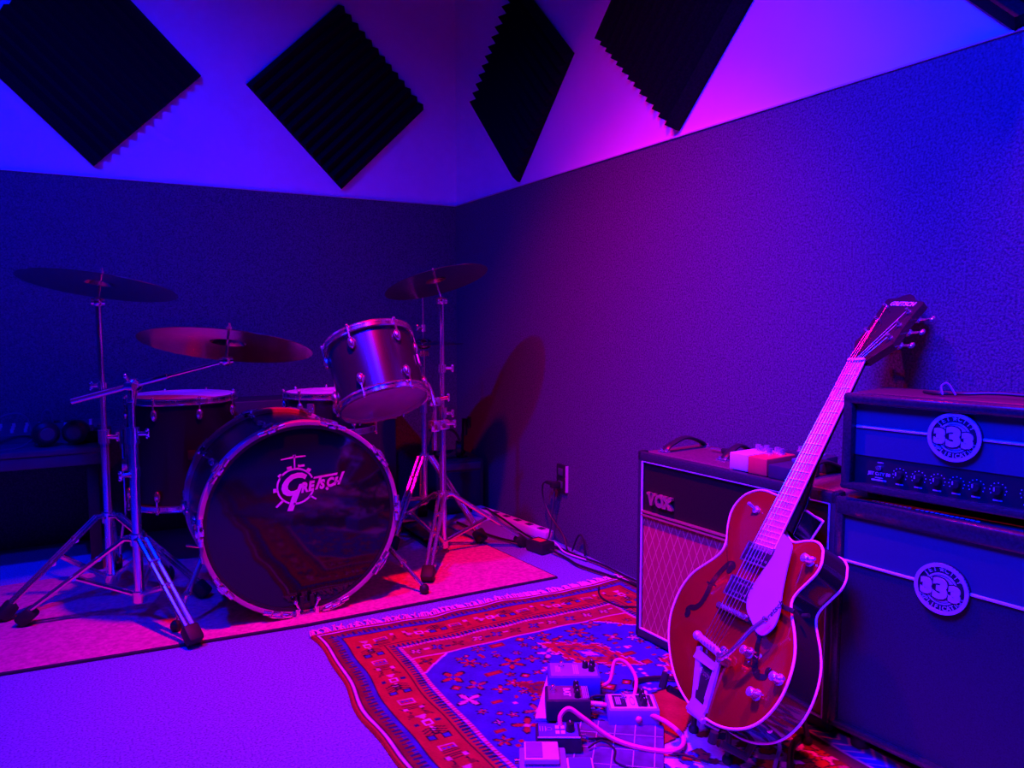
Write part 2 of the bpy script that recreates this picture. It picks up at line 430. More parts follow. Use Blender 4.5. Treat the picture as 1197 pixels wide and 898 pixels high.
    nt.links.new(n.outputs['Fac'], bp.inputs['Height']); nt.links.new(bp.outputs['Normal'], b.inputs['Normal'])
    me.materials.append(m)
    rug = thing('persian_rug', 'red and blue patterned fringed Persian rug under pedals and guitar', 'rug')
    o = bpy.data.objects.new('pile', me); COL.objects.link(o); o.parent = rug; WM[o] = Matrix()
    # fringe along the back edge
    fr = MB(); rr = random.Random(5)
    def yb_at(x): return yb+(.008*math.sin((x-x0)*13)+.003*math.sin((x-x0)*31))-(x-x0)*.05
    x = x0
    while x < x1-.01:
        y = yb_at(x); l = rr.uniform(.03, .05); s = rr.uniform(-.02, .02)
        fr.tube([(x, y-.003, .007), (x+s*.4, y+l*.5, .007+rr.uniform(0, .004)), (x+s, y+l, .004)], .0028, 4)
        x += .0072
    fo = fr.build('fringe', mat('fringe wool', (.80, .45, .52), .9, noise=.1, scale=50), rug); fo['kind'] = 'stuff'
persian()

# ------------------------------------------------------------------ drum hardware helpers
def lug_mesh():            # local: z along shell axis towards hoop, x outwards
    q = MB(); q.sphere((.008, 0, 0), .0145, 14, sc=(.8, .9, 1.6)); q.cyl((.012, 0, .012), (.012, 0, .06), .0036, seg=8); q.sphere((.012, 0, .062), .0068, 10)
    return q
_lug = lug_mesh().build('lug_source', chrome); _lug_mesh = _lug.data; bpy.data.objects.remove(_lug)
def lug(parent, M):
    o = bpy.data.objects.new('lug', _lug_mesh); COL.objects.link(o); o.parent = parent; place(o, M); return o
def drum(t, R, L, n, ms, mtop=skin_m, mbot=clear_m, both=True, ph=0., lugz=.055):
    """shell axis = local z, bottom hoop at z=0, top at z=L"""
    MB().lathe([(R*.97, .012), (R, .012), (R, L-.012), (R*.97, L-.012)], 56, None).build('shell', ms, t)
    hp = [(0, 0), (.010, 0), (.012, .004), (.005, .006), (.005, .020), (.010, .022), (.009, .026), (0, .026)]
    MB().ring(R+.002, [(x, L-.020+z) for x, z in hp], 56).build('top_hoop', chrome, t)
    MB().ring(R+.002, [(x, .020-z) for x, z in hp], 56).build('bottom_hoop', chrome, t)
    MB().lathe([(0, L-.004), (R-.004, L-.004), (R+.002, L-.008), (R+.002, L-.016), (0, L-.010)], 56).build('batter_head', mtop, t)
    MB().lathe([(0, .005), (R-.004, .005), (R+.002, .009), (R+.002, .016), (0, .011)], 56).build('resonant_head', mbot, t)
    for k in range(n):
        a = ph+2*PI*k/n
        F = Rz(a) @ Tr((R, 0, L-lugz)); lug(t, F)
        if both: lug(t, Rz(a+(PI/n if both == 2 else 0)) @ Tr((R, 0, lugz)) @ Rx(PI))

# ------------------------------------------------------------------ bass drum
BC = V((.553, 2.335, .319)); BR = .299; BL = .42
bd = thing('bass_drum', 'large bass drum lying on its side with glossy black head and white lettering', 'drum', (BC.x, BC.y+BL/2, .008))
FB = frame(BC, (0, 1, 0), (1, 0, 0))    # local z goes into the drum, x right, y = down?  (x cross)
FB = Matrix(((1, 0, 0, BC.x), (0, 0, 1, BC.y), (0, -1, 0, BC.z), (0, 0, 0, 1)))   # local: x right, y down, z back
MB().lathe([(BR*.98, .03), (BR, .03), (BR, BL-.03), (BR*.98, BL-.03)], 72, FB).build('shell', satin_m, bd, True)
hp = [(-.003, .001), (-.001, 0), (.009, 0), (.0115, .003), (.0115, .035), (.009, .038), (-.003, .038)]
MB().ring(BR+.003, hp, 80, FB).build('front_hoop', hoop_m, bd, True)
MB().ring(BR+.003, [(x, BL-z) for x, z in hp], 80, FB).build('rear_hoop', hoop_m, bd, True)
hd = MB().lathe([(0, .010), (BR-.004, .010), (BR-.001, .016), (0, .018)], 80, FB).build('front_head', ebony, bd, True)
MB().ring(BR-.006, [(-.005, .007), (.004, .006), (.004, .012), (-.005, .012)], 80, FB).build('head_collar', blackp, bd, True)
MB().lathe([(0, BL-.012), (BR-.002, BL-.012), (BR-.002, BL-.018), (0, BL-.018)], 64, FB).build('rear_head', skin_m, bd, True)
# logo, drawn in the plane of the head
def L2(a, b): return ((a-392)*.000332, (b-857)*.000324)      # local x right, y down
lg = MB()
def poly(pts): lg.prism([L2(*p) for p in pts], .0082, .0098, FB)
poly([(435, 430), (390, 402), (340, 398), (285, 412), (235, 450), (200, 500), (190, 545), (205, 590), (240, 615), (272, 620), (292, 616), (240, 765), (292, 768), (395, 508), (358, 512), (338, 560), (312, 572), (278, 572), (254, 552), (250, 520), (270, 482), (305, 456), (345, 448), (385, 454), (412, 470)])
def arc(cx, cy, r0, r1, a0, a1, n=40):
    o = [(cx+r1*math.cos(rad(a0+(a1-a0)*i/n)), cy+r1*math.sin(rad(a0+(a1-a0)*i/n))) for i in range(n+1)]
    o += [(cx+r0*math.cos(rad(a1+(a0-a1)*i/n)), cy+r0*math.sin(rad(a1+(a0-a1)*i/n))) for i in range(n+1)]
    poly(o)
arc(325, 530, 163, 180, 20, 98); arc(325, 530, 163, 180, 112, 336, 70)
poly([(311, 222), (325, 222), (325, 352), (311, 352)])
poly([(192, 262), (195, 252), (300, 236), (305, 220), (330, 220), (334, 234), (425, 234), (428, 244), (334, 250), (300, 252)])
poly([(244, 336), (290, 328), (292, 352), (246, 360)]); poly([(348, 322), (362, 318), (366, 324), (412, 320), (412, 342), (350, 346)])
for c_, a_ in (((182, 418), -50), ((130, 552), 0), ((452, 384), -140)):
    ca, sa = math.cos(rad(a_)), math.sin(rad(a_))
    poly([(c_[0]+ca*x-sa*y, c_[1]+sa*x+ca*y) for x, y in ((-14, -20), (22, -16), (22, 16), (-14, 20))])
poly([(196, 650), (212, 664), (146, 722), (132, 712)]); poly([(448, 642), (462, 630), (520, 672), (510, 684)])
def ltr(ch, x, y, h, sh=.25, w=1.): lg.text(ch, h, .0008, FB @ Tr((*L2(x, y), .0090)) @ Rx(PI) @ Rz(rad(4)), sh, off=.0024, ax='LEFT', ay='BOTTOM_BASELINE', wide=w)
ltr('R', 374, 594, .041, w=.80); ltr('E', 442, 588, .041, w=.80); ltr('S', 550, 577, .038, w=.82); ltr('C', 616, 567, .038, w=.82)
poly([(492, 474), (500, 454), (728, 436), (722, 458)])
poly([(548, 470), (574, 468), (530, 582), (506, 584)])
poly([(708, 478), (734, 476), (706, 560), (682, 562)]); poly([(772, 432), (798, 430), (746, 556), (722, 558)]); poly([(706, 520), (752, 512), (746, 530), (700, 538)])
lg.cyl((*L2(622, 586), .0082), (*L2(622, 586), .0098), .005, seg=16, M=FB)
lo = lg.build('logo', logo_m, hd, True); lo['label'] = 'white printed drum brand lettering'
# claws and tension rods
cl = MB(); cl.box((.313, 0, .020), (.018, .034, .052), bev=.006); cl.box((.306, 0, -.003), (.020, .026, .012), bev=.004)
for s in (-1, 1): cl.cyl((.306, s*.018, -.004), (.306, s*.042, -.004), .0085, seg=12)
cl.cyl((.312, 0, -.004), (.312, 0, .115), .0035, seg=8); cl.box((.312, 0, .118), (.012, .014, .03), bev=.003); cl.cyl((.312, -.024, -.010), (.312, .024, -.010), .0032, seg=8); cl.cyl((.312, 0, -.010), (.312, 0, .02), .005, seg=8)
c0 = None
for k in range(10):
    a = rad(18+36*k)-PI/2
    M = FB @ Rz(a); M = WM[bd].inverted() @ M
    if c0 is None: c0 = cl.build('claw_hook', chrome, bd); place(c0, M)
    else: dup(c0, bd, M)
    lgb = MB().sphere((0, 0, 0), .013, 12, sc=(.9, .9, 2.0)) if k == 0 else None
    if lgb:
        l0 = lgb.build('lug', chrome, bd); place(l0, M @ Tr((BR+.006, 0, .17)))
    else: dup(l0, bd, M @ Tr((BR+.006, 0, .17)))
c1 = None
for k in range(10):
    M = WM[bd].inverted() @ FB @ Rz(rad(18+36*k)-PI/2) @ Tr((0, 0, BL)) @ Rx(PI)
    dup(c0, bd, M)
# spurs
for (a, b) in (((.27, 2.50, .20), (.176, 2.40, .03)), ((.836, 2.50, .20), (.951, 2.32, .03))):
    a, b = V(a), V(b); d = (b-a).normalized()
    q = MB().tube([a-d*.03, b], .0065, 10); q.tube([a, a+(b-a)*.55], .0095, 10); q.cyl(a+(b-a)*.55, a+(b-a)*.60, .013, seg=10)
    sp = q.build('spur', chrome, bd, True)
    MB().sphere(b-V((0, 0, .006)), .017, 12, sc=(1, 1, 1.1)).build('rubber_tip', rubber, sp, True)
    s = 1 if a.x > .5 else -1
    MB().box(a+V((s*-.005, 0, 0)), (.03, .05, .05), bev=.008).cyl(a+V((0, -.02, .03)), a+V((s*.05, -.02, .045)), .004, seg=8).build('spur_bracket', chrome, bd, True)
# clamp on the lower hoop
q = MB(); q.box((0, .310, -.004), (.05, .022, .018), FB, bev=.004)
for s in (-1, 1):
    q.cyl((s*.030, .285, -.010), (s*.030, .325, -.010), .007, seg=10, M=FB); q.sphere((s*.036, .262, -.010), .008, 10, M=FB); q.cyl((s*.036, .262, -.01), (s*.024, .290, -.01), .004, seg=8, M=FB)
    q.box((s*.060, .302, -.006), (.026, .012, .014), FB, bev=.004)
hc = q.build('hoop_clamp', chrome, bd, True)
q = MB()
for s in (-1, 1): q.box((s*.016, .262, -.008), (.013, .034, .012), FB, bev=.003)
q.build('rubber_grip', rubber, hc, True)

# ------------------------------------------------------------------ rack tom
TB = V((.865, 2.455, .655)); ax = lean(TB, -.24, .33)
MT = frame(TB, ax, V((0, -1, 0)))
tom = thing('rack_tom', 'satin rack tom tilted high above the bass drum showing its lower head', 'drum', MT)
drum(tom, .150, .245, 6, satin_m, ph=rad(20), both=True)
MB().box((.156, 0, .12), (.006, .032, .038), Rz(rad(62)), bev=.002).build('badge', badge_m, tom)
q = MB(); q.tube([(.150, .0, .08), (.186, .0, .075), (.20, .0, .05), (.20, 0, -.02)], .007, 10, n=4, M=Rz(rad(100)))
q.box((.158, 0, .10), (.018, .05, .09), Rz(rad(100)), bev=.006)
q.build('mounting_bracket', chrome, tom)

# ------------------------------------------------------------------ floor tom
FT = (.29, 3.23, .225)
ft = thing('floor_tom', 'deep dark floor tom with white head standing left behind the bass drum', 'drum', FT)
drum(ft, .198, .42, 8, shell_m, ph=rad(-78), both=True)
MB().box((0, -.199, .21), (.036, .006, .036), Rz(rad(4)), bev=.002).build('badge', badge_d, ft)
for a in (-60, 60, 180):
    q = MB().tube([(.215, 0, .30), (.215, 0, .0), (.222, 0, -.05), (.245, 0, -.205)], .0055, 8, n=4, M=Rz(rad(a))); q.box((.210, 0, .16), (.026, .028, .05), Rz(rad(a)), bev=.005)
    l = q.build('leg', chrome, ft)
    MB().sphere((.246, 0, -.202), .013, 10, M=Rz(rad(a)), sc=(1, 1, 1)).build('rubber_foot', rubber, l)

# ------------------------------------------------------------------ snare and its stand
sn = thing('snare_drum', 'shallow snare drum with white head half hidden behind the rack tom', 'drum', Tr((.825, 2.985, .50)) @ Rx(rad(-1)))
drum(sn, .172, .155, 8, shell_m, ph=rad(-100), both=2, lugz=.05)
MB().box((0, -.178, .08), (.03, .016, .09), Rz(rad(-40)), bev=.004).build('strainer', chrome, sn)
def foot_leg(stand, ring, bot, foot, flat=True, brace=.5, rf=.016, two=True):
    ring, bot, foot = V(ring), V(bot), V(foot)
    d = foot-ring; h = V((d.x, d.y, 0)).normalized(); s = V((-h.y, h.x, 0))*.011
    q = MB(); k = ring+h*.035+V((0, 0, .004))
    if two:
        q.tube([ring+s, k+s, foot+V((0, 0, .035))+s*.9], .0078, 8); q.tube([ring-s, k-s, foot+V((0, 0, .035))-s*.9], .0078, 8)
        for f in (.25, .5, .97): c_ = k.lerp(foot+V((0, 0, .03)), f); q.cyl(c_-s*1.5, c_+s*1.5, .0095, seg=8)
    else:
        q.tube([ring, k, foot+V((0, 0, .03))], .0085, 8)
    m = k.lerp(foot, brace)+V((0, 0, .012))
    q.tube([bot+h*.01, m], .0088, 8); q.cyl(m-s*1.3, m+s*1.3, .008, seg=8)
    l = q.build('leg', chrome, stand, True)
    r = MB(); e = (foot-k).normalized(); M = frame(foot+V((0, 0, .022))-e*.010, e, (0, 0, 1))
    r.box((0, 0, .0), (.040, .048, .056), M, bev=.010)
    r.build('rubber_foot', rubber, l, True)
ss = thing('snare_stand', 'chrome basket tripod stand holding the snare drum', 'stand', (.825, 2.985, 0))
q = MB().tube([(.825, 2.985, .08), (.825, 2.985, .45)], .012, 12)
for a in (30, 150, 270):
    c_, s_ = math.cos(rad(a)), math.sin(rad(a)); q.tube([(.825, 2.985, .43), (.825+.10*c_, 2.985+.10*s_, .458), (.825+.175*c_, 2.985+.175*s_, .480)], .007, 8)
    q.box((.825+.182*c_, 2.985+.182*s_, .483), (.02, .02, .026), bev=.005)
q.build('basket_post', chrome, ss, True)
for a in (20, 140, 268): foot_leg(ss, (.825, 2.985, .25), (.825, 2.985, .10), (.825+.24*math.cos(rad(a)), 2.985+.24*math.sin(rad(a)), 0))

# ------------------------------------------------------------------ cymbal stands
def wing(q, c, d, r=.010):
    c, d = V(c), V(d).normalized(); q.cyl(c, c+d*.03, r*.7, seg=10)
    p = d.cross(V((0, 0, 1))); p = p.normalized() if p.length > .1 else V((1, 0, 0))
    e = c+d*.032; q.sphere(e+V((0, 0, .010)), .007, 8); q.sphere(e-V((0, 0, .010)), .007, 8); q.box(e, (.010, .010, .022), bev=.003)
def tilter(q, base, tip, felt=None):
    base, tip = V(base), V(tip); d = (tip-base).normalized()
    q.sphere(base, .017, 12); q.cyl(base-V((.02, 0, 0)), base+V((.02, 0, 0)), .012, seg=12)
    q.cyl(base, tip, .0042, seg=10); q.cyl(tip-d*.03, tip-d*.012, .009, seg=10)
def cymbal(name, label, c, nrm, R, h=.10, seg=72):
    M = frame(c, nrm); q = MB(); up = []; b = R*.20
    for i in range(25):
        r = R*i/24
        z = -.0 - .055*R*(r/R)**1.6
        if r < b: z += .085*R*(1-(r/b)**2)**.6*.9
        up.append((r, z))
    up[0] = (.006, up[0][1])
    dn = [(r, z-.0014) for r, z in reversed(up)]
    q.lathe(up+dn+[up[0]], seg, M)
    # lathe grooves are in the bronze's roughness
    o = q.build(name, brass, None); bpy.context.view_layer.update()
    t = Tr(V(c)); o.data.transform(t.inverted()); o.matrix_world = t
    return tag(o, label, 'cymbal', 'cymbals of the drum kit')

# left straight stand
sx, sy = .012, 2.82
st = thing('cymbal_stand', 'straight chrome cymbal stand at the far left beside the low table', 'stand', (sx, sy, 0), 'chrome cymbal stands')
MB().tube([(sx, sy, .07), (sx, sy, .565)], .0135, 14).build('lower_tube', chrome, st, True)
q = MB().tube([(sx, sy, .55), (sx, sy, 1.0)], .0095, 12); q.build('upper_tube', chrome, st, True)
q = MB().cyl((sx, sy, .535), (sx, sy, .580), .019, seg=14); wing(q, (sx+.01, sy-.01, .557), (1, -.4, 0)); q.build('height_clamp', chrome, st, True); q = MB(); q.cyl((sx, sy, .72), (sx, sy, .74), .016, seg=12); wing(q, (sx, sy, .73), (-1, -.2, 0)); q.build('height_clamp', chrome, st, True)
n1 = lean((sx, 2.85, 1.05), .145, .165)
q = MB(); tilter(q, (sx, sy, 1.005), V((sx, sy, 1.005))+n1*.115); q.build('tilter', chrome, st, True)
MB().cyl((sx, sy, .265), (sx, sy, .30), .021, seg=14).build('leg_collar', chrome, st, True); MB().cyl((sx, sy, .055), (sx, sy, .085), .02, seg=14).build('brace_collar', chrome, st, True)
for f in ((-.285, 2.75, .008), (.285, 2.655, .008), (.03, 3.13, .0)): foot_leg(st, (sx, sy, .285), (sx, sy, .075), f, brace=.42)
cymbal('crash_cymbal', 'thin bronze crash cymbal leftmost and highest on the straight stand', V((sx, sy, 1.005))+n1*.066, n1, .238)

# boom stand
bx, by = .088, 2.567
st = thing('boom_cymbal_stand', 'chrome boom cymbal stand in front at left with long slanted arm', 'stand', (bx, by, 0), 'chrome cymbal stands')
MB().tube([(bx, by, .075), (bx, by, .60)], .0145, 14).build('lower_tube', chrome, st, True)
MB().tube([(bx, by, .57), (bx, by, .73)], .0105, 12).build('upper_tube', chrome, st, True)
q = MB().cyl((bx, by, .565), (bx, by, .615), .020, seg=14); wing(q, (bx+.01, by-.005, .595), (1, -.3, 0)); q.build('height_clamp', chrome, st, True); q = MB(); q.cyl((bx, by, .46), (bx, by, .49), .018, seg=12); wing(q, (bx-.01, by-.01, .47), (-1, -.4, 0)); q.build('height_clamp', chrome, st, True)
pA, pC, pB = V((-.072, 2.675, .694)), V((bx+.003, by+.012, .742)), V((.352, 2.455, .820))
pC = pA.lerp(pB, .40)
q = MB().tube([pA, pA.lerp(pB, .62)], .0095, 12); q.tube([pA.lerp(pB, .6), pB], .0062, 10); q.build('boom_arm', chrome, st, True)
q = MB().sphere(pC, .026, 14, sc=(1, .8, .9)); q.cyl((bx, by, .69), pC, .014, seg=12); q.cyl(pC-V((.02, .02, 0)), pC+V((.0, -.035, .0)), .014, seg=12); q.cyl(pC, pC+V((-.022, -.02, .03)), .005, seg=8); q.sphere(pC+V((-.022, -.02, .03)), .008, 10); q.build('boom_clamp', chrome, st, True)
n2 = lean((.35, 2.46, .86), .12, .185)
q = MB(); tilter(q, pB, pB+n2*.120); q.build('tilter', chrome, st, True)
MB().cyl((bx, by, .245), (bx, by, .28), .022, seg=14).build('leg_collar', chrome, st, True); MB().cyl((bx, by, .06), (bx, by, .095), .021, seg=14).build('brace_collar', chrome, st, True)
for f in ((-.228, 2.675, .008), (.212, 2.272, .008), (.19, 2.90, .008)): foot_leg(st, (bx, by, .262), (bx, by, .085), f, brace=.5)
cymbal('ride_cymbal', 'large bronze ride cymbal on the boom arm above the floor tom', pB+n2*.060, n2, .258)

# right stand
rx, ry = 1.192, 2.70
st = thing('cymbal_stand', 'straight chrome cymbal stand right of the bass drum carrying the tom clamp', 'stand', (rx, ry, 0), 'chrome cymbal stands')
MB().tube([(rx, ry, .045), (rx, ry, .60)], .0135, 14).build('lower_tube', chrome, st, True)
MB().tube([(rx, ry, .58), (rx, ry, 1.015)], .0095, 12).build('upper_tube', chrome, st, True)
q = MB().cyl((rx, ry, .56), (rx, ry, .60), .019, seg=14); wing(q, (rx+.01, ry, .575), (1, -.6, 0)); q.build('height_clamp', chrome, st, True); q = MB(); q.cyl((rx, ry, .74), (rx, ry, .77), .016, seg=12); wing(q, (rx+.01, ry, .755), (1, -.5, 0)); q.build('height_clamp', chrome, st, True)
q = MB().box((rx-.01, ry-.02, .535), (.05, .05, .04), bev=.008); q.cyl((rx-.08, ry-.06, .535), (rx+.05, ry+.02, .535), .009, seg=10); q.sphere((rx+.055, ry+.02, .535), .010, 8)
q.cyl((rx-.055, ry-.045, .44), (rx-.055, ry-.045, .64), .0105, seg=12); q.box((rx-.055, ry-.045, .535), (.042, .042, .045), bev=.009); q.box((rx-.055, ry-.045, .63), (.05, .04, .035), bev=.009); q.sphere((rx-.075, ry-.055, .66), .018, 10)
q.tube([(rx-.055, ry-.045, .64), (rx-.10, ry-.075, .66), (rx-.155, ry-.10, .665)], .009, 10, n=4)
wing(q, (rx-.03, ry-.05, .64), (1, -.5, .2)); wing(q, (rx, ry-.04, .54), (1, -.6, 0)); q.build('tom_clamp', chrome, st, True)
n3 = lean((1.2, 2.74, 1.09), -.265, .235)
q = MB(); tilter(q, (rx, ry, 1.02), V((rx, ry, 1.02))+n3*.135); q.build('tilter', chrome, st, True)
MB().cyl((rx, ry, .23), (rx, ry, .262), .021, seg=14).build('leg_collar', chrome, st, True); MB().cyl((rx, ry, .03), (rx, ry, .06), .02, seg=14).build('brace_collar', chrome, st, True)
for f in ((1.525, 2.635, 0), (1.005, 2.42, .008), (1.06, 3.02, .008)): foot_leg(st, (rx, ry, .245), (rx, ry, .055), f, brace=.5)
cymbal('crash_cymbal', 'bronze crash cymbal tilted on the right hand stand near the corner', V((rx, ry, 1.02))+n3*.088, n3, .208)

# hi-hat
hx, hy = 1.245, 3.02
st = thing('hi_hat_stand', 'chrome hi-hat stand with thin pull rod in the corner behind the rack tom', 'stand', (hx, hy, 0))
MB().tube([(hx, hy, .16), (hx, hy, .58)], .0125, 14).build('lower_tube', chrome, st, True)
MB().tube([(hx, hy, .55), (hx, hy, .80)], .0085, 12).cyl((hx, hy, .79), (hx, hy, .812), .028, .022, seg=16).cyl((hx, hy, .54), (hx, hy, .60), .018, seg=12).build('upper_tube', chrome, st, True)
q = MB().tube([(hx, hy, .80), (hx, hy, 1.05)], .0032, 8); q.cyl((hx, hy, .895), (hx, hy, .925), .012, seg=10); wing(q, (hx, hy, .91), (-1, -.3, 0)); q.build('pull_rod', chrome, st, True)
MB().cyl((hx, hy, .33), (hx, hy, .36), .021, seg=14).build('leg_collar', chrome, st, True); MB().cyl((hx, hy, .14), (hx, hy, .17), .02, seg=14).build('brace_collar', chrome, st, True)
for f in ((1.385, 2.745, .008), (1.02, 2.83, .008), (1.34, 3.28, 0)): foot_leg(st, (hx, hy, .345), (hx, hy, .16), f, brace=.5)
pd = MB().box((1.19, 2.93, .045), (.085, .27, .010), Tr((0, 0, 0)), bev=.003).box((1.19, 2.93, .014), (.07, .28, .01), bev=.002).box((1.19, 3.05, .03), (.09, .03, .04), bev=.004)
pd.build('pedal', blackp, st, True)
cymbal('hi_hat_cymbal', 'upper cymbal of the closed hi-hat pair behind the rack tom', (hx, hy, .853), (0, 0, 1), .176)
cymbal('hi_hat_cymbal', 'lower upside-down cymbal of the hi-hat pair behind the rack tom', (hx, hy, .832), (0, 0, -1), .176)

# ------------------------------------------------------------------ combo amplifier (left of the two amps)
def face_frame(x, y, z, yaw):
    a = rad(yaw)      # local x along the front (towards the near end), y up, z out of the front
    d = V((math.sin(a), -math.cos(a), 0)); n = V((-math.cos(a), -math.sin(a), 0)); u = V((0, 0, 1))
    M = Matrix((d, u, n)).transposed().to_4x4(); M.translation = V((x, y, z)); return M
VM = face_frame(1.368, 1.690, .014, 4.5)
W, Hh, D = .63, .552, .25
vx = thing('guitar_combo_amplifier', 'black combo amplifier with gold trimmed red diamond grille leaning place for guitar', 'amplifier', VM)
vx['label'] = 'black combo amplifier with red diamond grille cloth and gold strip behind the guitar'
MB().box((W/2, Hh/2, -D/2-.012), (W, Hh, D-.024), bev=.012, seg=3).build('cabinet', mat('worn brown black tolex', (.13, .04, .07), .5, noise=.35, scale=200, bump=.3, dist=.001), vx)  # lighter and redder than the tolex of the front frame
q = MB(); fw = .016
q.box((fw/2, Hh/2, -.006), (fw, Hh, .02), bev=.005); q.box((W-fw/2, Hh/2, -.006), (fw, Hh, .02), bev=.005)
q.box((W/2, Hh-.014, -.006), (W, .028, .02), bev=.005); q.box((W/2, .012, -.006), (W, .024, .02), bev=.005)
q.build('front_frame', tolex, vx)
MB().box((W/2, .452, -.010), (W-.03, .142, .010)).build('upper_panel', oxblood, vx)
def diamond_cloth():
    m = bpy.data.materials.new('diamond grille cloth'); m.use_nodes = True; nt = m.node_tree; b = nt.nodes['Principled BSDF']
    tc = nt.nodes.new('ShaderNodeTexCoord'); sp = nt.nodes.new('ShaderNodeSeparateXYZ'); nt.links.new(tc.outputs['Object'], sp.inputs[0])
    def mth(op, a, bb=None, v=None):
        n = nt.nodes.new('ShaderNodeMath'); n.operation = op; nt.links.new(a, n.inputs[0])
        if bb is not None: nt.links.new(bb, n.inputs[1])
        elif v is not None: n.inputs[1].default_value = v
        return n.outputs[0]
    ys = mth('MULTIPLY', sp.outputs['Y'], v=.42)
    lines = []
    for op in ('ADD', 'SUBTRACT'):
        s = mth(op, sp.outputs['X'], ys); s = mth('MULTIPLY', s, v=1/.028); f = mth('FRACT', s); f = mth('SUBTRACT', f, v=.5); f = mth('ABSOLUTE', f)
        lines.append(mth('LESS_THAN', f, v=.055))
    mx = mth('MAXIMUM', lines[0], lines[1])
    mix = nt.nodes.new('ShaderNodeMixRGB'); nt.links.new(mx, mix.inputs[0]); mix.inputs[1].default_value = (.50, .04, .05, 1); mix.inputs[2].default_value = (.75, .28, .14, 1)
    nt.links.new(mix.outputs[0], b.inputs['Base Color']); b.inputs['Roughness'].default_value = .8
    return m
MB().box((W/2, .198, -.010), (W-.03, .35, .010)).build('grille_cloth', diamond_cloth(), vx)
MB().box((W/2, .379, -.001), (W-.034, .005, .012), bev=.001).box((W/2, .369, -.001), (W-.034, .005, .012), bev=.001).build('gold_strip', gold_m, vx)
q = MB()
for a, b in (((.016, .026), (.016, .526)), ((.016, .526), (W-.016, .526)), ((W-.016, .526), (W-.016, .026)), ((.016, .026), (W-.016, .026))):
    q.tube([(*a, .0), (*b, .0)], .0034, 8)
q.build('white_piping', piping, vx)
def serif_vox():
    q = MB(); x = .038
    V_ = [(0, .036), (.014, .036), (.014, .031), (.0185, .012), (.023, .031), (.021, .036), (.034, .036), (.034, .030), (.029, .028), (.0215, 0), (.014, 0), (.005, .029), (0, .030)]
    O_ = lambda r0, r1, x0: [(x0+r0*math.cos(a*PI/14), .018+r1*math.sin(a*PI/14)) for a in range(28)]
    X_ = [(0, .036), (.016, .036), (.016, .031), (.019, .025), (.022, .031), (.022, .036), (.036, .036), (.036, .030), (.024, .019), (.036, .006), (.037, 0), (.021, 0), (.021, .005), (.018, .011), (.0145, .005), (.0145, 0), (-.001, 0), (0, .006), (.013, .018), (0, .030)]
    B = Tr((.040, .404, 0))
    q.prism(V_, -.004, .006, B)
    o, i = O_(.0165, .019, .050), O_(.0075, .010, .050)
    n = len(o); vs = [(x, y, z) for z in (-.004, .006) for x, y in o+i]; fs = []
    for k in range(n):
        l = (k+1) % n; fs += [(k, l, n+l, n+k), (2*n+k, 3*n+k, 3*n+l, 2*n+l), (k, 2*n+k, 2*n+l, l), (n+k, n+l, 3*n+l, 3*n+k)]
    q.add(vs, fs, 0, B); q.prism([(x+.062, y) for x, y in X_], -.004, .006, B)
    return q
serif_vox().build('logo', gold_m, vx)['label'] = 'raised gold block letters'
def handle(parent, x, d0, d1, first=[None]):
    q = MB(); a, b = -d0, -d1; m = (a+b)/2
    q.tube([(x, .556, a), (x, .571, a-.02), (x, .588, m), (x, .571, b+.02), (x, .556, b)], .0125, 10, n=5, flat=.45)
    h = q.build('handle', leather, parent)
    for z in (a+.004, b-.004): MB().box((x, .554, z), (.034, .010, .022), bev=.004).sphere((x-.010, .560, z), .005, 8).sphere((x+.010, .560, z), .005, 8).build('handle_end', chrome, h)
handle(vx, .055, .05, .215); handle(vx, .235, .09, .215); handle(vx, .50, .045, .215)
for x in (.06, W-.06):
    for z in (-.05, -.20): MB().cyl((x, -.003, z), (x, .006, z), .018, seg=14).build('foot', rubber, vx)
q = MB()
for x in (0.004, W-.004): q.box((x, Hh-.012, -.014), (.018, .03, .03), bev=.006); q.box((x, .012, -.014), (.018, .03, .03), bev=.006)
q.build('corner_protector', blackp, vx)

# things on the combo
def on_vox(x, d, yaw=0): return VM @ Tr((x, Hh+.0005, -d)) @ Rx(-PI/2) @ Rz(rad(yaw))     # z up, x along the front, y to the wall
def amp_pedal(label, x, d, sz, m, knobs, yaw=0., name='effect_pedal', grp='effect pedals on the combo amplifier'):
    t = thing(name, label, 'effect pedal', on_vox(x, d, yaw), grp)
    MB().box((0, 0, sz[2]/2), sz, bev=.004).build('enclosure', m, t)
    for kx, ky in knobs:
        MB().cyl((kx, ky, sz[2]), (kx, ky, sz[2]+.014), .0085, .0075, seg=14).cyl((kx, ky, sz[2]), (kx, ky, sz[2]+.003), .0105, seg=14).build('knob', knob_m, t)
    return t
K4 = [(-.006, .008), (.012, .022), (-.006, .034), (.018, .040)]
amp_pedal('white effect pedal with silver knobs on the combo amplifier left of the red one', .346, .072, (.058, .115, .044), ped_w, [(.012, .012), (-.008, .030), (.014, .036)])
t = amp_pedal('red effect pedal with silver knobs on the combo amplifier between white and black pedals', .408, .066, (.058, .115, .044), ped_r, [(-.016, .010), (.006, .028), (-.014, .040)])
t = amp_pedal('black effect pedal on the combo amplifier nearest the guitar neck', .474, .064, (.062, .120, .034), ped_k, [])
MB().box((0, .04, .036), (.05, .035, .008), bev=.003).build('treadle', ped_b, t)
t = amp_pedal('low black footswitch box at the back of the combo amplifier against the wall', .435, .188, (.12, .05, .04), ped_k, [(-.03, 0), (.03, 0)], name='footswitch', grp=None)
t = thing('jack_plug', 'black cable plug lying on the combo amplifier between its two handles', 'plug', on_vox(.165, .17))
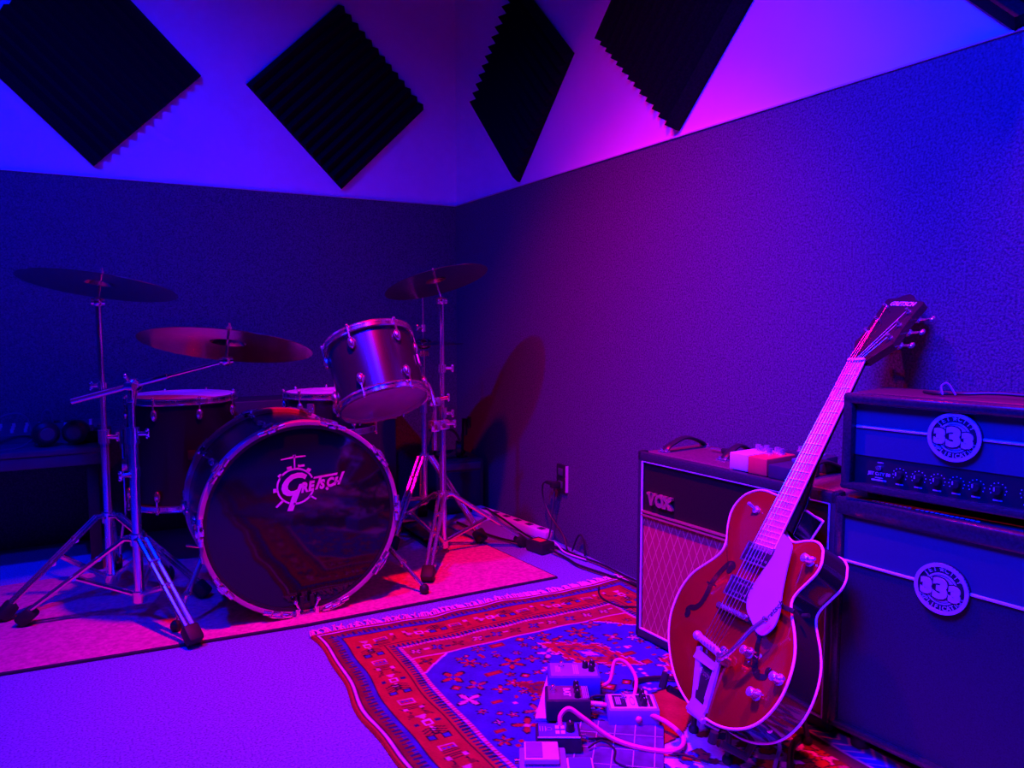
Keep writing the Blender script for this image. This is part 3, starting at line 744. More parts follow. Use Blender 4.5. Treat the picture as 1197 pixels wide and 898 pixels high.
MB().cyl((-.045, 0, .008), (.0, 0, .009), .004, seg=10).build('plug_tip', chrome, t); MB().cyl((0, 0, .009), (.05, -.01, .010), .008, seg=12).build('plug_sleeve', blackp, t)

# ------------------------------------------------------------------ speaker cabinet and amplifier head
def ring333(t, M, R):
    b = MB().cyl((0, 0, -.004), (0, 0, .006), R, seg=48, M=M).build('badge', badge_d, t)
    MB().ring(R-.004, [(-.003, .004), (.004, .004), (.004, .009), (-.003, .009)], 56, M).cyl((0, 0, .004), (0, 0, .0072), R*.62, seg=44, M=M).build('badge_rim', badge_m, b)
    MB().ring(R*.54, [(-.0006, .007), (.0006, .007), (.0006, .0076), (-.0006, .0076)], 48, M).build('badge_ring', badge_d, b)
    q = MB(); k = MB()
    for ch, x, y, s in (('3', -.0235, -.001, .034), ('3', .023, -.005, .034), ('3', 0, -.001, .046)):
        z = .0092 if s < .04 else .0102
        q.text(ch, s*R/.045, .0008, M @ Tr((x*R/.045, y*R/.045, z)), m=0, off=.0030*R/.045, wide=1.1)
        k.text(ch, s*R/.045, .0008, M @ Tr((x*R/.045, y*R/.045, z-.0014)), m=0, off=.0052*R/.045, wide=1.1)
    q.build('numerals', badge_m, b); k.build('numeral_outline', badge_d, b)
    q = MB()
    for s, mid, step, rev in (('JET', 124, 14.5, 0), ('CITY', 55, 14.0, 0), ('AMPLIFICATION', 270, 11.6, 1)):
        n = len(s)
        for i, ch in enumerate(s):
            a = mid + (1 if rev else -1)*(i-(n-1)/2)*step
            r = R*.765
            rot = rad(a-90) if not rev else rad(a+90)
            q.text(ch, R*.245, .0006, M @ Tr((r*math.cos(rad(a)), r*math.sin(rad(a)), .0068)) @ Rz(rot), off=.0002, ay='CENTER')
    st = []
    for i in range(10):
        rr = R*(.105 if i % 2 == 0 else .045); a = rad(90+36*i); st.append((rr*math.cos(a), rr*math.sin(a)))
    q.prism(st, .006, .0074, M @ Tr((0, R*.765, 0)))
    q.build('badge_lettering', badge_m, b)
CM = face_frame(1.385, 1.040, .0545, 7)
W, Hh, D = .70, .5155, .22
cb = thing('speaker_cabinet', 'large dark speaker cabinet with round badge standing on the rug at right', 'speaker cabinet', CM)
MB().box((W/2, Hh/2, -D/2-.012), (W, Hh, D-.024), bev=.012, seg=3).build('cabinet', tolex, cb)
q = MB(); fw = .020
q.box((fw/2, Hh/2, -.004), (fw, Hh, .02), bev=.006); q.box((W-fw/2, Hh/2, -.004), (fw, Hh, .02), bev=.006)
q.box((W/2, Hh-.020, -.004), (W, .040, .022), bev=.008, seg=3); q.box((W/2, .009, -.004), (W, .018, .02), bev=.005)
q.build('front_frame', tolex_g, cb)
MB().box((W/2, .430, -.010), (W-.03, .106, .010)).build('upper_panel', greyvin, cb)
MB().box((W/2, .195, -.011), (W-.03, .36, .010)).build('grille_cloth', grill_d, cb)
MB().tube([(.022, .377, -.003), (W-.02, .377, -.003)], .0032, 8).build('white_piping', piping, cb)
ring333(cb, CM.inverted() @ CM @ Tr((.224, .375, -.002)), .050)
q = MB()
for i in range(22):
    q.box((.075+i*.0092+(.006 if i > 8 else 0), Hh+.0004, -.016), (.006, .0006, .006))
q.build('top_lettering', print_m, cb)
for x in (.05, W-.05):
    for z in (-.05, -.18): MB().cyl((x, -.044, z), (x, .004, z), .02, seg=14).build('foot', rubber, cb)
HM = face_frame(1.378, 1.025, .5905, 11)
W, Hh, D = .62, .205, .19
hdm = thing('amplifier_head', 'dark tube amplifier head with round badge and knobs on the speaker cabinet', 'amplifier', HM)
MB().box((W/2, Hh/2, -D/2-.022), (W, Hh, D-.024), bev=.010, seg=3).build('cabinet', tolex, hdm)
q = MB(); fw = .022
q.box((fw/2, Hh/2, -.008), (fw, Hh, .028), bev=.007); q.box((W-fw/2, Hh/2, -.008), (fw, Hh, .028), bev=.007)
q.box((W/2, Hh-.012, -.008), (W, .024, .030), bev=.009, seg=3); q.box((W/2, .008, -.008), (W, .016, .03), bev=.006)
q.build('front_frame', tolex_g, hdm)
MB().box((W/2, .129, -.020), (W-.03, .110, .012)).build('upper_panel', greyvin, hdm)
MB().box((W/2, .045, -.022), (W-.03, .062, .010)).build('control_panel', blackp, hdm)
MB().tube([(.024, .134, -.012), (W-.02, .134, -.012)], .0028, 8).build('white_piping', piping, hdm)
ring333(hdm, Tr((.214, .134, -.010)), .047)
for i, x in enumerate((.113, .149, .184, .218, .252, .288, .337)):
    y = .043
    k = MB().cyl((x, y, -.018), (x, y, -.004), .0085, .0075, seg=16).build('knob', blackp, hdm)
    MB().box((x-.003, y+.003, -.0035), (.002, .007, .001), bev=0).build('pointer', print_m, k)
q = MB()
for x in (.113, .149, .184, .218, .252, .288, .337):
    for a in range(-120, 121, 30): q.cyl((x+.0135*math.sin(rad(a)), .043+.0135*math.cos(rad(a)), -.0172), (x+.0135*math.sin(rad(a)), .043+.0135*math.cos(rad(a)), -.0164), .0011, seg=8)
    q.box((x, .0235, -.0168), (.015, .0026, .0008))
q.text('JET CITY 50', .0088, .0004, Tr((.072, .0385, -.0166)), off=.0003); q.box((.072, .0305, -.0168), (.016, .0016, .0008)); q.box((.072, .0255, -.0168), (.030, .0030, .0008)); q.box((.074, .0625, -.0168), (.012, .0016, .0008))
q.build('panel_print', print_m, hdm)
MB().cyl((.072, .051, -.018), (.072, .054, -.004), .003, seg=10).cyl((.072, .051, -.018), (.072, .051, -.013), .0055, seg=12).build('standby_switch', chrome, hdm)
for x in (.05, W-.05):
    for z in (-.05, -.17): MB().cyl((x, -.0175, z), (x, .004, z), .014, seg=14).build('foot', rubber, hdm)
t = thing('instrument_cable', 'thin cable lying on top of the amplifier head', 'cable', HM)
MB().tube([(.12, Hh+.004, -.10), (.16, Hh+.005, -.07), (.20, Hh+.006, -.09), (.26, Hh+.010, -.10), (.36, Hh+.008, -.10), (.48, Hh+.005, -.11), (.58, Hh+.005, -.10)], .0035, 8, n=8).build('cord', blackc, t)
MB().tube([(.17, Hh+.004, -.06), (.165, Hh+.02, -.065), (.175, Hh+.026, -.07), (.19, Hh+.004, -.07)], .0018, 6, n=5).build('tie', ped_b, t)

# ------------------------------------------------------------------ guitar
GS = 1.0495
GR = Matrix(((-.15555, .5505, -.82022), (-.98564, -.03131, .16591), (.06565, .83425, .54747)))
GM = (GR.to_4x4() @ Matrix.Diagonal((GS, GS, GS, 1))); GM.translation = V((1.4994, 1.0886, .8559))
def G(x, y, z=0): return GM @ V((x, y, z))
g_root = GM @ Tr((0, -.80, -.06))
gt = thing('electric_guitar', 'red hollow body electric guitar with silver pickguard leaning on a stand', 'guitar', g_root)
OFF = Tr((0, .80, .06))
def gb(mb, name, ms, parent=gt, **k):
    mb.v = [tuple(OFF @ V(p)) for p in mb.v]; return mb.build(name, ms, parent, **k)
OUT = [(-.0659, -.3286), (-.1022, -.3246), (-.1307, -.3284), (-.1601, -.3442), (-.1757, -.3692), (-.1773, -.3964), (-.1646, -.4293), (-.1493, -.455), (-.1442, -.4826), (-.1565, -.506), (-.1781, -.5291), (-.2018, -.5562), (-.2146, -.5922), (-.2140, -.6295), (-.2020, -.6700), (-.1700, -.7143), (-.1254, -.7533), (-.0762, -.782), (-.0268, -.7985), (.0197, -.8036), (.0594, -.8028), (.0931, -.7965), (.1216, -.7852), (.1459, -.7696), (.1649, -.7476), (.1781, -.7177), (.1828, -.6848), (.1789, -.6483), (.1673, -.6141), (.1465, -.5824), (.1226, -.5554), (.1082, -.5343), (.1086, -.5133), (.1202, -.4889), (.1317, -.4647), (.1333, -.4434), (.1261, -.4243), (.1211, -.4153), (.108, -.4062), (.0913, -.4038), (.0694, -.4091), (.0486, -.4172), (.0335, -.4155), (.0158, -.4064), (.0060, -.3950), (.0060, -.3849), (.0131, -.345), (.0100, -.338), (-.025, -.332)]
OUTS = [(p.x, p.y) for p in smooth_pts([(x, y, 0) for x, y in OUT], 3, True)]
ZT, ZB = -.025, -.095
n = len(OUTS); cx, cy = -.02, -.60
def body_mesh():
    q = MB(); vs = []; fs = []; mi = []
    rings = [(1., ZB, 1), (1., ZT, 1), (.985, ZT+.001, 0), (.9, ZT+.003, 0), (.72, ZT+.0065, 0), (.45, ZT+.009, 0), (.2, ZT+.010, 0)]
    for s, z, _ in rings: vs += [(cx+(x-cx)*s, cy+(y-cy)*s, z) for x, y in OUTS]
    for r in range(len(rings)-1):
        for k in range(n):
            l = (k+1) % n; fs.append((r*n+k, r*n+l, (r+1)*n+l, (r+1)*n+k)); mi.append(1 if r == 0 else 0)
    fs.append(tuple((len(rings)-1)*n+k for k in range(n))); mi.append(0)
    fs.append(tuple(range(n-1, -1, -1))); mi.append(1)
    q.add(vs, fs); q.m = mi; return q
gb(body_mesh(), 'body', [g_top, g_side], angle=50)
gb(MB().tube([(x, y, ZT) for x, y in OUTS], .0026, 8, closed=True), 'binding', bind_m)
gb(MB().tube([(x, y, ZB) for x, y in OUTS], .0026, 8, closed=True), 'binding', bind_m)
gb(MB().tube([(.0125, -.341, ZT), (.0125, -.341, ZB)], .0028, 8), 'heel_binding', bind_m)
def ztop(x, y):       # height of the arched top: how far (x, y) lies out from the middle towards the rim
    dx, dy = x-cx, y-cy; best = 1e9
    for k in range(n):
        (ax_, ay_), (bx_, by_) = OUTS[k], OUTS[(k+1) % n]; ex, ey = bx_-ax_, by_-ay_
        det = dx*-ey+ex*dy
        if abs(det) < 1e-12: continue
        t = ((ax_-cx)*-ey+ex*(ay_-cy))/det; u = (dx*(ay_-cy)-dy*(ax_-cx))/det
        if t > 1e-6 and -1e-6 <= u <= 1+1e-6: best = min(best, t)
    f = min(1, 1/best); R_ = [(0, .010), (.2, .010), (.45, .009), (.72, .0065), (.9, .003), (.985, .001), (1., 0)]
    for (f0, z0), (f1, z1) in zip(R_[:-1], R_[1:]):
        if f <= f1: return ZT+z0+(z1-z0)*(f-f0)/(f1-f0)+.0004
    return ZT
# f-holes
def fhole(P, w):
    P = smooth_pts([(x, y, 0) for x, y in P], 5); q = MB(); N = len(P); vs = []
    for i, p in enumerate(P):
        d = P[min(i+1, N-1)]-P[max(i-1, 0)]; d.normalize(); s = V((-d.y, d.x, 0))
        t = i/(N-1); ww = w*(.35+.65*math.sin(PI*min(1, max(0, t)))**.8)
        for k in (-1, 1): a = p+s*ww*k; vs.append((a.x, a.y, ztop(a.x, a.y)+.0006))
    q.add(vs, [(2*i, 2*i+1, 2*i+3, 2*i+2) for i in range(N-1)])
    for e in (0, -1): q.cyl((P[e].x, P[e].y, ztop(P[e].x, P[e].y)+.0002), (P[e].x, P[e].y, ztop(P[e].x, P[e].y)+.0009), w*1.15, seg=14)
    c = P[N//2]
    q.box((c.x, c.y, ztop(c.x, c.y)+.0005), (w*4.0, .0035, .0006))
    return q
gb(fhole([(-.0815, -.519), (-.0725, -.512), (-.080, -.5055), (-.0935, -.508), (-.1035, -.520), (-.112, -.540), (-.1165, -.563), (-.114, -.590), (-.1175, -.611), (-.129, -.624), (-.1455, -.6285), (-.1535, -.636), (-.144, -.643)], .0080), 'f_hole', g_side, fix=False)
gb(fhole([(.078, -.600), (.083, -.625), (.0925, -.6506), (.1040, -.6735), (.118, -.6828), (.1330, -.6787), (.1355, -.667)], .0070), 'f_hole', g_side, fix=False)
# neck, fretboard
SL = .625
def fd(k): return SL*(1-2**(-k/12))
def hw(d): return .0215+.0055*d/.3466
nk = MB(); vs = []; fs = []; S_ = 10
for i, y in enumerate([0, -.06, -.15, -.25, -.33, -.36, -.40]):
    w = hw(-y)-.001; d = .018+.004*(-y/.4)+(0 if y > -.32 else .025)
    for k in range(S_+1): a = PI*k/S_; vs.append((w*math.cos(a), y, -.004-d*math.sin(a)))
N_ = S_+1
for i in range(6):
    for k in range(S_): fs.append((i*N_+k, i*N_+k+1, (i+1)*N_+k+1, (i+1)*N_+k))
    fs.append((i*N_, (i+1)*N_, (i+1)*N_+S_, i*N_+S_))
fs += [tuple(range(N_)), tuple(range(6*N_, 7*N_))]
nk.add(vs, fs); gb(nk, 'neck', hs_m)
ye = -.462
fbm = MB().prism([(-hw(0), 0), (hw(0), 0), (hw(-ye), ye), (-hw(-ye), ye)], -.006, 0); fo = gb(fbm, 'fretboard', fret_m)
gb(MB().tube([(-hw(0), 0, -.002), (-hw(-ye), ye, -.002)], .0016, 6).tube([(hw(0), 0, -.002), (hw(-ye), ye, -.002)], .0022, 6), 'binding', bind_m, fo)
fw_m = mat('fret wire', (.95, .70, .85), .5, .0, noise=.03, scale=50)
for k in range(1, 23):
    d = fd(k); w = hw(d)-.0005; q = MB().box((0, -d, .0006), (2*w, .0026, .0012), bev=.0003, seg=1); gb(q, 'fret', fw_m, fo)
for k in (1, 3, 5, 7, 9, 12, 15, 17, 19):
    d = (fd(k)+fd(k-1))/2; w = hw(d); q = MB(); q.prism([(-w+.001, -d+.008), (-w+.006, -d+.005), (-w+.0085, -d), (-w+.006, -d-.005), (-w+.001, -d-.008)], 0, .0005); gb(q, 'inlay', pearl, fo)
gb(MB().box((0, .0025, .0005), (.045, .006, .006), bev=.001), 'nut', bind_m)
# headstock, tilted back
TH = rad(-14); HT = Tr((0, .004, -.002)) @ Rx(TH)
HS = [(-.0225, 0), (-.0270, .022), (-.0440, .050), (-.0490, .060), (-.0455, .075), (-.0460, .110), (-.0530, .150), (-.0575, .190), (-.0560, .202), (-.0300, .201), (-.0170, .208), (-.0020, .211), (.0150, .202), (.0290, .185), (.0540, .178), (.0570, .168), (.0545, .150), (.0545, .110), (.0600, .062), (.0620, .046), (.0560, .038), (.0400, .014), (.0280, -.004)]
ho = gb(MB().prism(HS, -.016, 0, HT), 'headstock', hs_m)
q = MB().text('GRETSCH', .0175, .0005, HT @ Tr((.002, .176, .001)) @ Rz(rad(-9)), off=.0006, wide=.95); gb(q, 'logo', pearl, ho)['label'] = 'pearl inlaid lettering across the headstock'
q = MB().prism([(.010, .012), (.018, .020), (.016, .045), (.010, .062), (.004, .045), (.002, .020)], 0, .0022, HT); gb(q, 'truss_rod_cover', blackp, ho)
posts = [(-.0328, .0867), (-.0307, .1255), (-.0366, .1687), (.0461, .0634), (.0418, .1039), (.0394, .1448)]
pg = MB().cyl((0, 0, 0), (0, 0, .013), .0036, seg=10).cyl((0, 0, 0), (0, 0, .003), .0058, seg=12)
p0 = None
for i, (x, y) in enumerate(posts):
    s = -1 if x < 0 else 1
    q = MB().cyl((x, y, 0), (x, y, .013), .0036, seg=10, M=HT).cyl((x, y, 0), (x, y, .003), .0058, seg=12, M=HT)
    e = (-.060 if s < 0 else .072)
    q.cyl((x+s*.008, y, -.022), (e+s*.006, y, -.022), .0028, seg=8, M=HT); q.sphere((e+s*.012, y, -.022), .0085, 12, M=HT, sc=(.7, 1, .6)); q.box((x+s*.006, y, -.021), (.016, .016, .010), HT, bev=.003)
    gb(q, 'tuning_peg', chrome, ho)
# strings: bridge and tailpiece first
BX, BY = .003, -.598
for i in range(6):
    f = (i-2.5)/2.5
    xs, xb, xt = f*.0175, BX+f*.026, -.018+f*.024
    order = [0, 1, 2, 5, 4, 3][i]
    pp = HT @ V((posts[order][0]*.9, posts[order][1], .006))
    q = MB().tube([pp, (xs, .003, .004), (xb, BY, .0115), (xt, -.676, -.002)], .00045+.00008*(5-i), 5)
    gb(q, 'string', steel)
q = MB().box((BX, BY, .003), (.092, .012, .010), bev=.003); 
for i in range(6): q.box((BX+(i-2.5)*.0104, BY, .009), (.007, .010, .005), bev=.001)
for s in (-1, 1): q.cyl((BX+s*.042, BY, -.022), (BX+s*.042, BY, .006), .006, seg=12)
br = gb(q, 'bridge', chrome)
gb(MB().box((BX, BY, -.010), (.120, .016, .012), bev=.003), 'bridge_base', g_side, br)
q = MB()
for y0, y1, nm in ((-.450, -.492, 0), (-.530, -.570, 1)):
    ymid = (y0+y1)/2
    p = gb(MB().box((-.004, ymid, -.010), (.088, .042, .020), bev=.004), 'pickup', blackp)
    gb(MB().ring(.001, [], 3) if 0 else MB().box((-.004, ymid+.0205, -.009), (.090, .004, .020), bev=.001).box((-.004, ymid-.0205, -.009), (.090, .004, .020), bev=.001).box((-.048, ymid, -.009), (.004, .044, .020), bev=.001).box((.040, ymid, -.009), (.004, .044, .020), bev=.001), 'pickup_surround', chrome, p)
    qq = MB()
    for i in range(6):
        for s in (-1, 1): qq.sphere((-.004+(i-2.5)*.0118, ymid+s*.0098, .0005), .0030, 8)
    gb(qq, 'pole_pieces', chrome, p)
# pickguard
PG = [(.034, -.4167), (.037, -.4649), (.0290, -.5034), (.0225, -.5450), (.0260, -.5650), (.040, -.5845), (.0600, -.5970), (.0780, -.6085), (.0900, -.6142), (.1034, -.6151), (.1159, -.6046), (.1227, -.5857), (.1181, -.5588), (.1031, -.5252), (.0878, -.4807), (.0774, -.4461), (.0715, -.4306), (.0533, -.4200)]
PGs = [(p.x, p.y) for p in smooth_pts([(x, y, 0) for x, y in PG], 3, True)]
pk = gb(MB().prism(PGs, -.0005, .002), 'pickguard', guard_m)
gb(MB().text('Gretsch', .017, .0003, Tr((.104, -.567, .0023)) @ Rz(rad(68)), .25, off=.0003), 'logo', blackp, pk)['label'] = 'small dark script lettering'
gb(MB().box((.118, -.5475, -.012), (.036, .009, .004), Tr((0, 0, 0)), bev=.001).cyl((.128, -.5475, -.03), (.128, -.5475, -.012), .003, seg=8).cyl((.133, -.545, -.038), (.146, -.540, -.038), .0045, seg=10), 'bracket', blackp, pk)
# knobs and toggle
for x, y in ((.1101, -.4456), (.0777, -.654), (.165, -.67), (.1343, -.7143)):
    z = ztop(x, y)
    gb(MB().cyl((x, y, z), (x, y, z+.020), .0094, .0088, seg=20).sphere((x, y, z+.020), .0086, 12, sc=(1, 1, .35)).cyl((x, y, z), (x, y, z+.002), .0112, seg=20).cyl((x+.008, y+.004, z+.008), (x+.016, y+.006, z+.009), .0032, seg=8), 'knob', knob_m)
z = ztop(-.0928, -.375)
gb(MB().cyl((-.0928, -.375, z-.002), (-.0928, -.375, z+.006), .0085, seg=16).cyl((-.0928, -.375, z), (-.104, -.370, z+.018), .003, .0042, seg=10).sphere((-.104, -.370, z+.018), .005, 10), 'toggle_switch', knob_m)
# vibrato tailpiece
q = MB()
A0, A1, B0, B1 = V((-.0560, -.6842, -.006)), V((.0130, -.6900, -.006)), V((.0345, -.805, -.020)), V((-.0095, -.802, -.020))
q.cyl(V((-.062, -.674, -.002)), V((.026, -.684, -.002)), .0080, seg=16); q.sphere((-.062, -.674, -.002), .0105, 12); q.sphere((.026, -.684, -.002), .011, 12)
for i in range(6): q.cyl((-.018+(i-2.5)*.0105, -.6785, .004), (-.018+(i-2.5)*.0105, -.6785, .010), .0022, seg=8)
def strap(a, b, w0, w1, h=.006):
    a, b = V(a), V(b); d = (b-a).normalized(); s = d.cross(V((0, 0, 1))).normalized()
    vs = [a+s*w0, a-s*w0, b-s*w1, b+s*w1]; q.add(vs+[v+V((0, 0, h)) for v in vs], [(3, 2, 1, 0), (4, 5, 6, 7), (0, 1, 5, 4), (1, 2, 6, 5), (2, 3, 7, 6), (3, 0, 4, 7)])
strap((-.050, -.692, -.012), (-.004, -.790, -.024), .006, .008); strap((.018, -.694, -.012), (.030, -.795, -.024), .006, .008)
strap((-.052, -.706, -.013), (.020, -.712, -.013), .010, .007); strap((-.014, -.792, -.022), (.036, -.797, -.022), .012, .012)
q.cyl((-.017, -.806, -.022), (.040, -.811, -.022), .0055, seg=12); q.box((.010, -.812, -.045), (.05, .006, .05), bev=.002)
silver = mat('brushed silver', (.60, .52, .80), .35, .45, noise=.05, scale=60)
tp = gb(q, 'vibrato_tailpiece', silver)
gb(MB().prism([(-.043, -.712), (.014, -.716), (.024, -.785), (-.004, -.782)], -.0185, -.0155), 'tailpiece_inset', blackp, tp)
gb(MB().text('Bigsby', .0155, .0003, Tr((-.010, -.732, -.0148)) @ Rz(rad(-6)), .3, off=.0003), 'lettering', chrome, tp)
q = MB().tube([(.030, -.686, .010), (.052, -.690, .018), (.078, -.668, .026), (.092, -.640, .028), (.100, -.616, .026), (.1155, -.588, .022)], .0058, 10, n=5, flat=.7); q.cyl((.050, -.690, -.002), (.050, -.690, .020), .010, seg=14); q.sphere((.045, -.673, .014), .008, 10); q.sphere((.1165, -.586, .022), .0065, 10)
gb(q, 'vibrato_arm', chrome, tp)
gb(MB().cyl((.146, -.742, -.06), (.1545, -.756, -.06), .0065, seg=12), 'jack_socket', chrome)
JK = G(.1545, -.756, -.06)

# guitar stand: tubular frame behind the guitar
gs = thing('guitar_stand', 'dark tubular folding stand holding up the red guitar from behind', 'stand', (1.2, 1.09, .01))
zz = -.108
def S(x, y, z=zz): return GM @ V((x, y, z))
q = MB().tube([S(-.115, -.62), S(-.112, -.56), S(-.09, -.52), S(-.03, -.52), S(-.005, -.56), S(0, -.62)], .0062, 10)
q.build('back_frame', blackp, gs, True)
def fl(p): return V((p.x, p.y, .016))
for x in (-.12, .0):
    a = S(x, -.60); f = fl(S(x, -.79, -.13)); f.x -= .02
    l = MB().tube([S(x, -.58), S(x, -.79, -.115), f], .0065, 10).build('leg', blackp, gs, True)
    MB().sphere(f, .012, 10).build('rubber_foot', rubber, l, True)
    r = V((1.345, a.y+(.02 if x < -.1 else -.03), .016))
    l = MB().tube([S(x, -.52), r], .0065, 10).build('leg', blackp, gs, True)
    MB().sphere(r, .012, 10).build('rubber_foot', rubber, l, True)
for x in (-.105, .09):
    l = MB().tube([S(x*.9, -.79, -.112), S(x, -.826 if x > 0 else -.800, -.10), S(x, -.826 if x > 0 else -.800, -.03)], .008, 10).build('cradle_arm', rubber, gs, True)
    MB().tube([S(x, -.832 if x > 0 else -.806, -.015), S(x*1.02, -.812 if x > 0 else -.775, -.008)], .0085, 10).build('rubber_pad', rubber, l, True)

# ------------------------------------------------------------------ effect pedals on the floor
YA = rad(-29.2)
def ped_frame(x, y, z=.011, yaw=YA): return Tr((x, y, z)) @ Rz(yaw)
mk = thing('grid_mat', 'dark gridded mat on the rug in front of the pedals', 'mat', (1.0, 1.2, .011))
E_, D_ = V((.80, -.60, 0)), V((.652, .758, 0))
p00 = V((.862, 1.445, .0)); 
def gp(a, b): v = p00+E_*a+D_*(-b); return (v.x, v.y)
MB().prism([gp(.06, 0), gp(.305, 0), gp(.305, .60), gp(.06, .60)], .0105, .0165).build('sheet', mat_m, mk, True)
q = MB()
for a in (.115, .155, .195, .24, .285): q.prism([gp(a, 0.002), gp(a+.0025, .002), gp(a+.0025, .6), gp(a, .6)], .0166, .0171)
for b in (.05, .11, .17, .23, .29, .35): q.prism([gp(.062, b), gp(.303, b), gp(.303, b+.002), gp(.062, b+.002)], .0166, .0171)
q.build('grid_lines', line_m, mk, True)
bo = thing('pedal_board', 'pale flat board under the two back left effect pedals', 'board', (.97, 1.5, .011))
MB().prism([(.862, 1.432), (1.032, 1.638), (1.105, 1.585), (.945, 1.385)], .0105, .0165).build('board', board_m, bo, True)
FPG = 'effect pedals on the floor'
def stomp(label, x, y, sz, m, z=.0175, yaw=YA, top=None, slope=0):
    t = thing('effect_pedal', label, 'effect pedal', ped_frame(x, y, z, yaw), FPG)
    if slope:
        l, d, h = sz; q = MB().prism([(-l/2, 0), (l/2, 0), (l/2, h), (l/2-.03, h), (-l/2, h-slope)], -d/2, d/2, Rx(PI/2)); q.build('enclosure', m, t)
    else: MB().box((0, 0, sz[2]/2), sz, bev=.004).build('enclosure', m, t)
    if top: MB().box((0, 0, sz[2]+.0006), (sz[0]-.012, sz[1]-.012, .0016), bev=.0005).build('top_plate', top, t)
    return t
def pk_knob(t, x, y, z, r=.008, h=.014, m=blackp, nm='knob'):
    k = MB().cyl((x, y, z), (x, y, z+h), r, r*.88, seg=16).build(nm, m, t)
    MB().box((x, y+r*.5, z+h+.0003), (r*.2, r*.8, .0008)).build('pointer', print_m, k)
def switch(t, x, y, z): MB().cyl((x, y, z), (x, y, z+.004), .008, seg=6).cyl((x, y, z+.003), (x, y, z+.014), .0052, seg=14).sphere((x, y, z+.014), .0052, 10, sc=(1, 1, .5)).build('footswitch', chrome, t)
def jack(t, x, y, z, d): MB().cyl((x, y, z), (x+d*.012, y, z), .006, seg=12).build('jack', chrome, t)
# back-left pedal
t = stomp('grey blue effect pedal with three black knobs, at the back of the floor pedals', 1.013, 1.496, (.128, .082, .054), ped_b, z=.0175, top=ped_g)
for x, y in ((.030, .010), (.048, .016), (.044, -.008)): pk_knob(t, x, y, .0555)
switch(t, -.030, .012, .0555); q = MB()
q.text('DRIVE', .001, .0002, Tr((0, 0, .05))) if 0 else None
for i in range(5): q.box((-.045+i*.0028, 0, .0562), (.0018, .036-.004*(i % 2), .0004))
for i in range(3): q.box((.000+i*.005, -.002, .0562), (.0035, .052, .0004))
q.build('panel_print', print_m, t); jack(t, .064, -.01, .022, 1)
# the rat
t = stomp('black effect pedal with white three-letter name, in front of the grey blue pedal', .940, 1.413, (.104, .076, .050), ped_k, z=.0175, top=mat('brown pedal face', (.20, .06, .16), .5, noise=.1, scale=60))
for y in (-.022, 0, .022): pk_knob(t, .022, y, .0515, r=.0075, h=.015)
switch(t, -.034, .006, .0515)
MB().text('RAT', .0215, .0003, Tr((-.002, 0, .0523)) @ Rz(rad(-90)), off=.0011, wide=.95).build('lettering', mat('white decal', (.85, .78, .85), .5, noise=.03, scale=30), t)
q = MB()
for i in range(4): q.box((.036+i*.004, 0, .0523), (.0016, .056, .0004))
q.build('panel_print', print_m, t); jack(t, .052, -.012, .022, 1)
# third pedal
t = stomp('pale effect pedal with black knob row, rightmost of the floor pedals near the guitar', 1.067, 1.330, (.118, .078, .040), ped_g, z=.0115, top=ped_w)
for y in (-.020, 0, .020): pk_knob(t, .026, y, .0415, r=.0072, h=.016)
switch(t, -.018, .012, .0415)
q = MB().box((-.030, 0, .0424), (.030, .052, .0004)).box((.018, 0, .0424), (.014, .052, .0004)).box((.042, 0, .0424), (.008, .052, .0004)); q.build('dark_panel', ped_k, t)
q = MB().ring(.009, [(-.001, .0424), (.001, .0424), (.001, .0430), (-.001, .0430)], 24, Matrix.Diagonal((.6, 2.0, 1, 1)))
for i in range(4): q.box((-.038+i*.0032, 0, .0428), (.002, .034, .0004))
q.build('panel_print', print_m, t); MB().sphere((.010, -.039, .018), .008, 12).build('dc_plug', pinkc, t)
# fourth pedal
t = stomp('dark low effect pedal with one black knob and white print, beside the pink cable', .850, 1.313, (.098, .066, .038), ped_k, z=.0115, top=ped_b)
pk_knob(t, .026, -.002, .0395, r=.010, h=.018)
q = MB()
for y in (-.014, .006):
    for x in (-.002, .010): q.box((x, y+.004, .0404), (.009, .014, .0005))
q.build('white_labels', ped_w, t)
q = MB()
for i in range(3): q.box((-.040+i*.006, .004, .0404), (.002, .02, .0005))
q.text('d', .016, .0003, Tr((-.020, 0, .0406)) @ Rz(rad(-20)), off=.0002) if 0 else q.ring(.006, [(-.0006, .0404), (.0006, .0404), (.0006, .041), (-.0006, .041)], 20, Tr((-.020, .002, 0)))
q.build('panel_print', print_m, t); MB().box((0, -.031, .0402), (.092, .003, .002)).build('edge_strip', ped_w, t); jack(t, .049, .01, .02, 1)
# fifth pedal (compact with treadle)
t = stomp('white compact effect pedal with dark rubber treadle at the bottom of the photo', .761, 1.231, (.098, .120, .034), ped_g, z=.0115)
tr = MB().box((-.003, .022, .044), (.072, .066, .012), bev=.003).build('treadle', ped_w, t)
MB().box((-.018, .022, .0507), (.034, .054, .002), bev=.0008).build('rubber_pad', mat('mauve rubber', (.30, .12, .42), .7, noise=.1, scale=60), tr)
for s in (-1, 1): MB().cyl((-.049, .03*s, .02), (-.058, .03*s, .02), .006, seg=12).build('jack', chrome, t)
t = stomp('small effect pedal with white framed face beside the white compact pedal', .822, 1.185, (.056, .075, .026), ped_w, z=.0175)
MB().box((0, 0, .0268), (.046, .064, .0012)).build('dark_panel', ped_b, t)

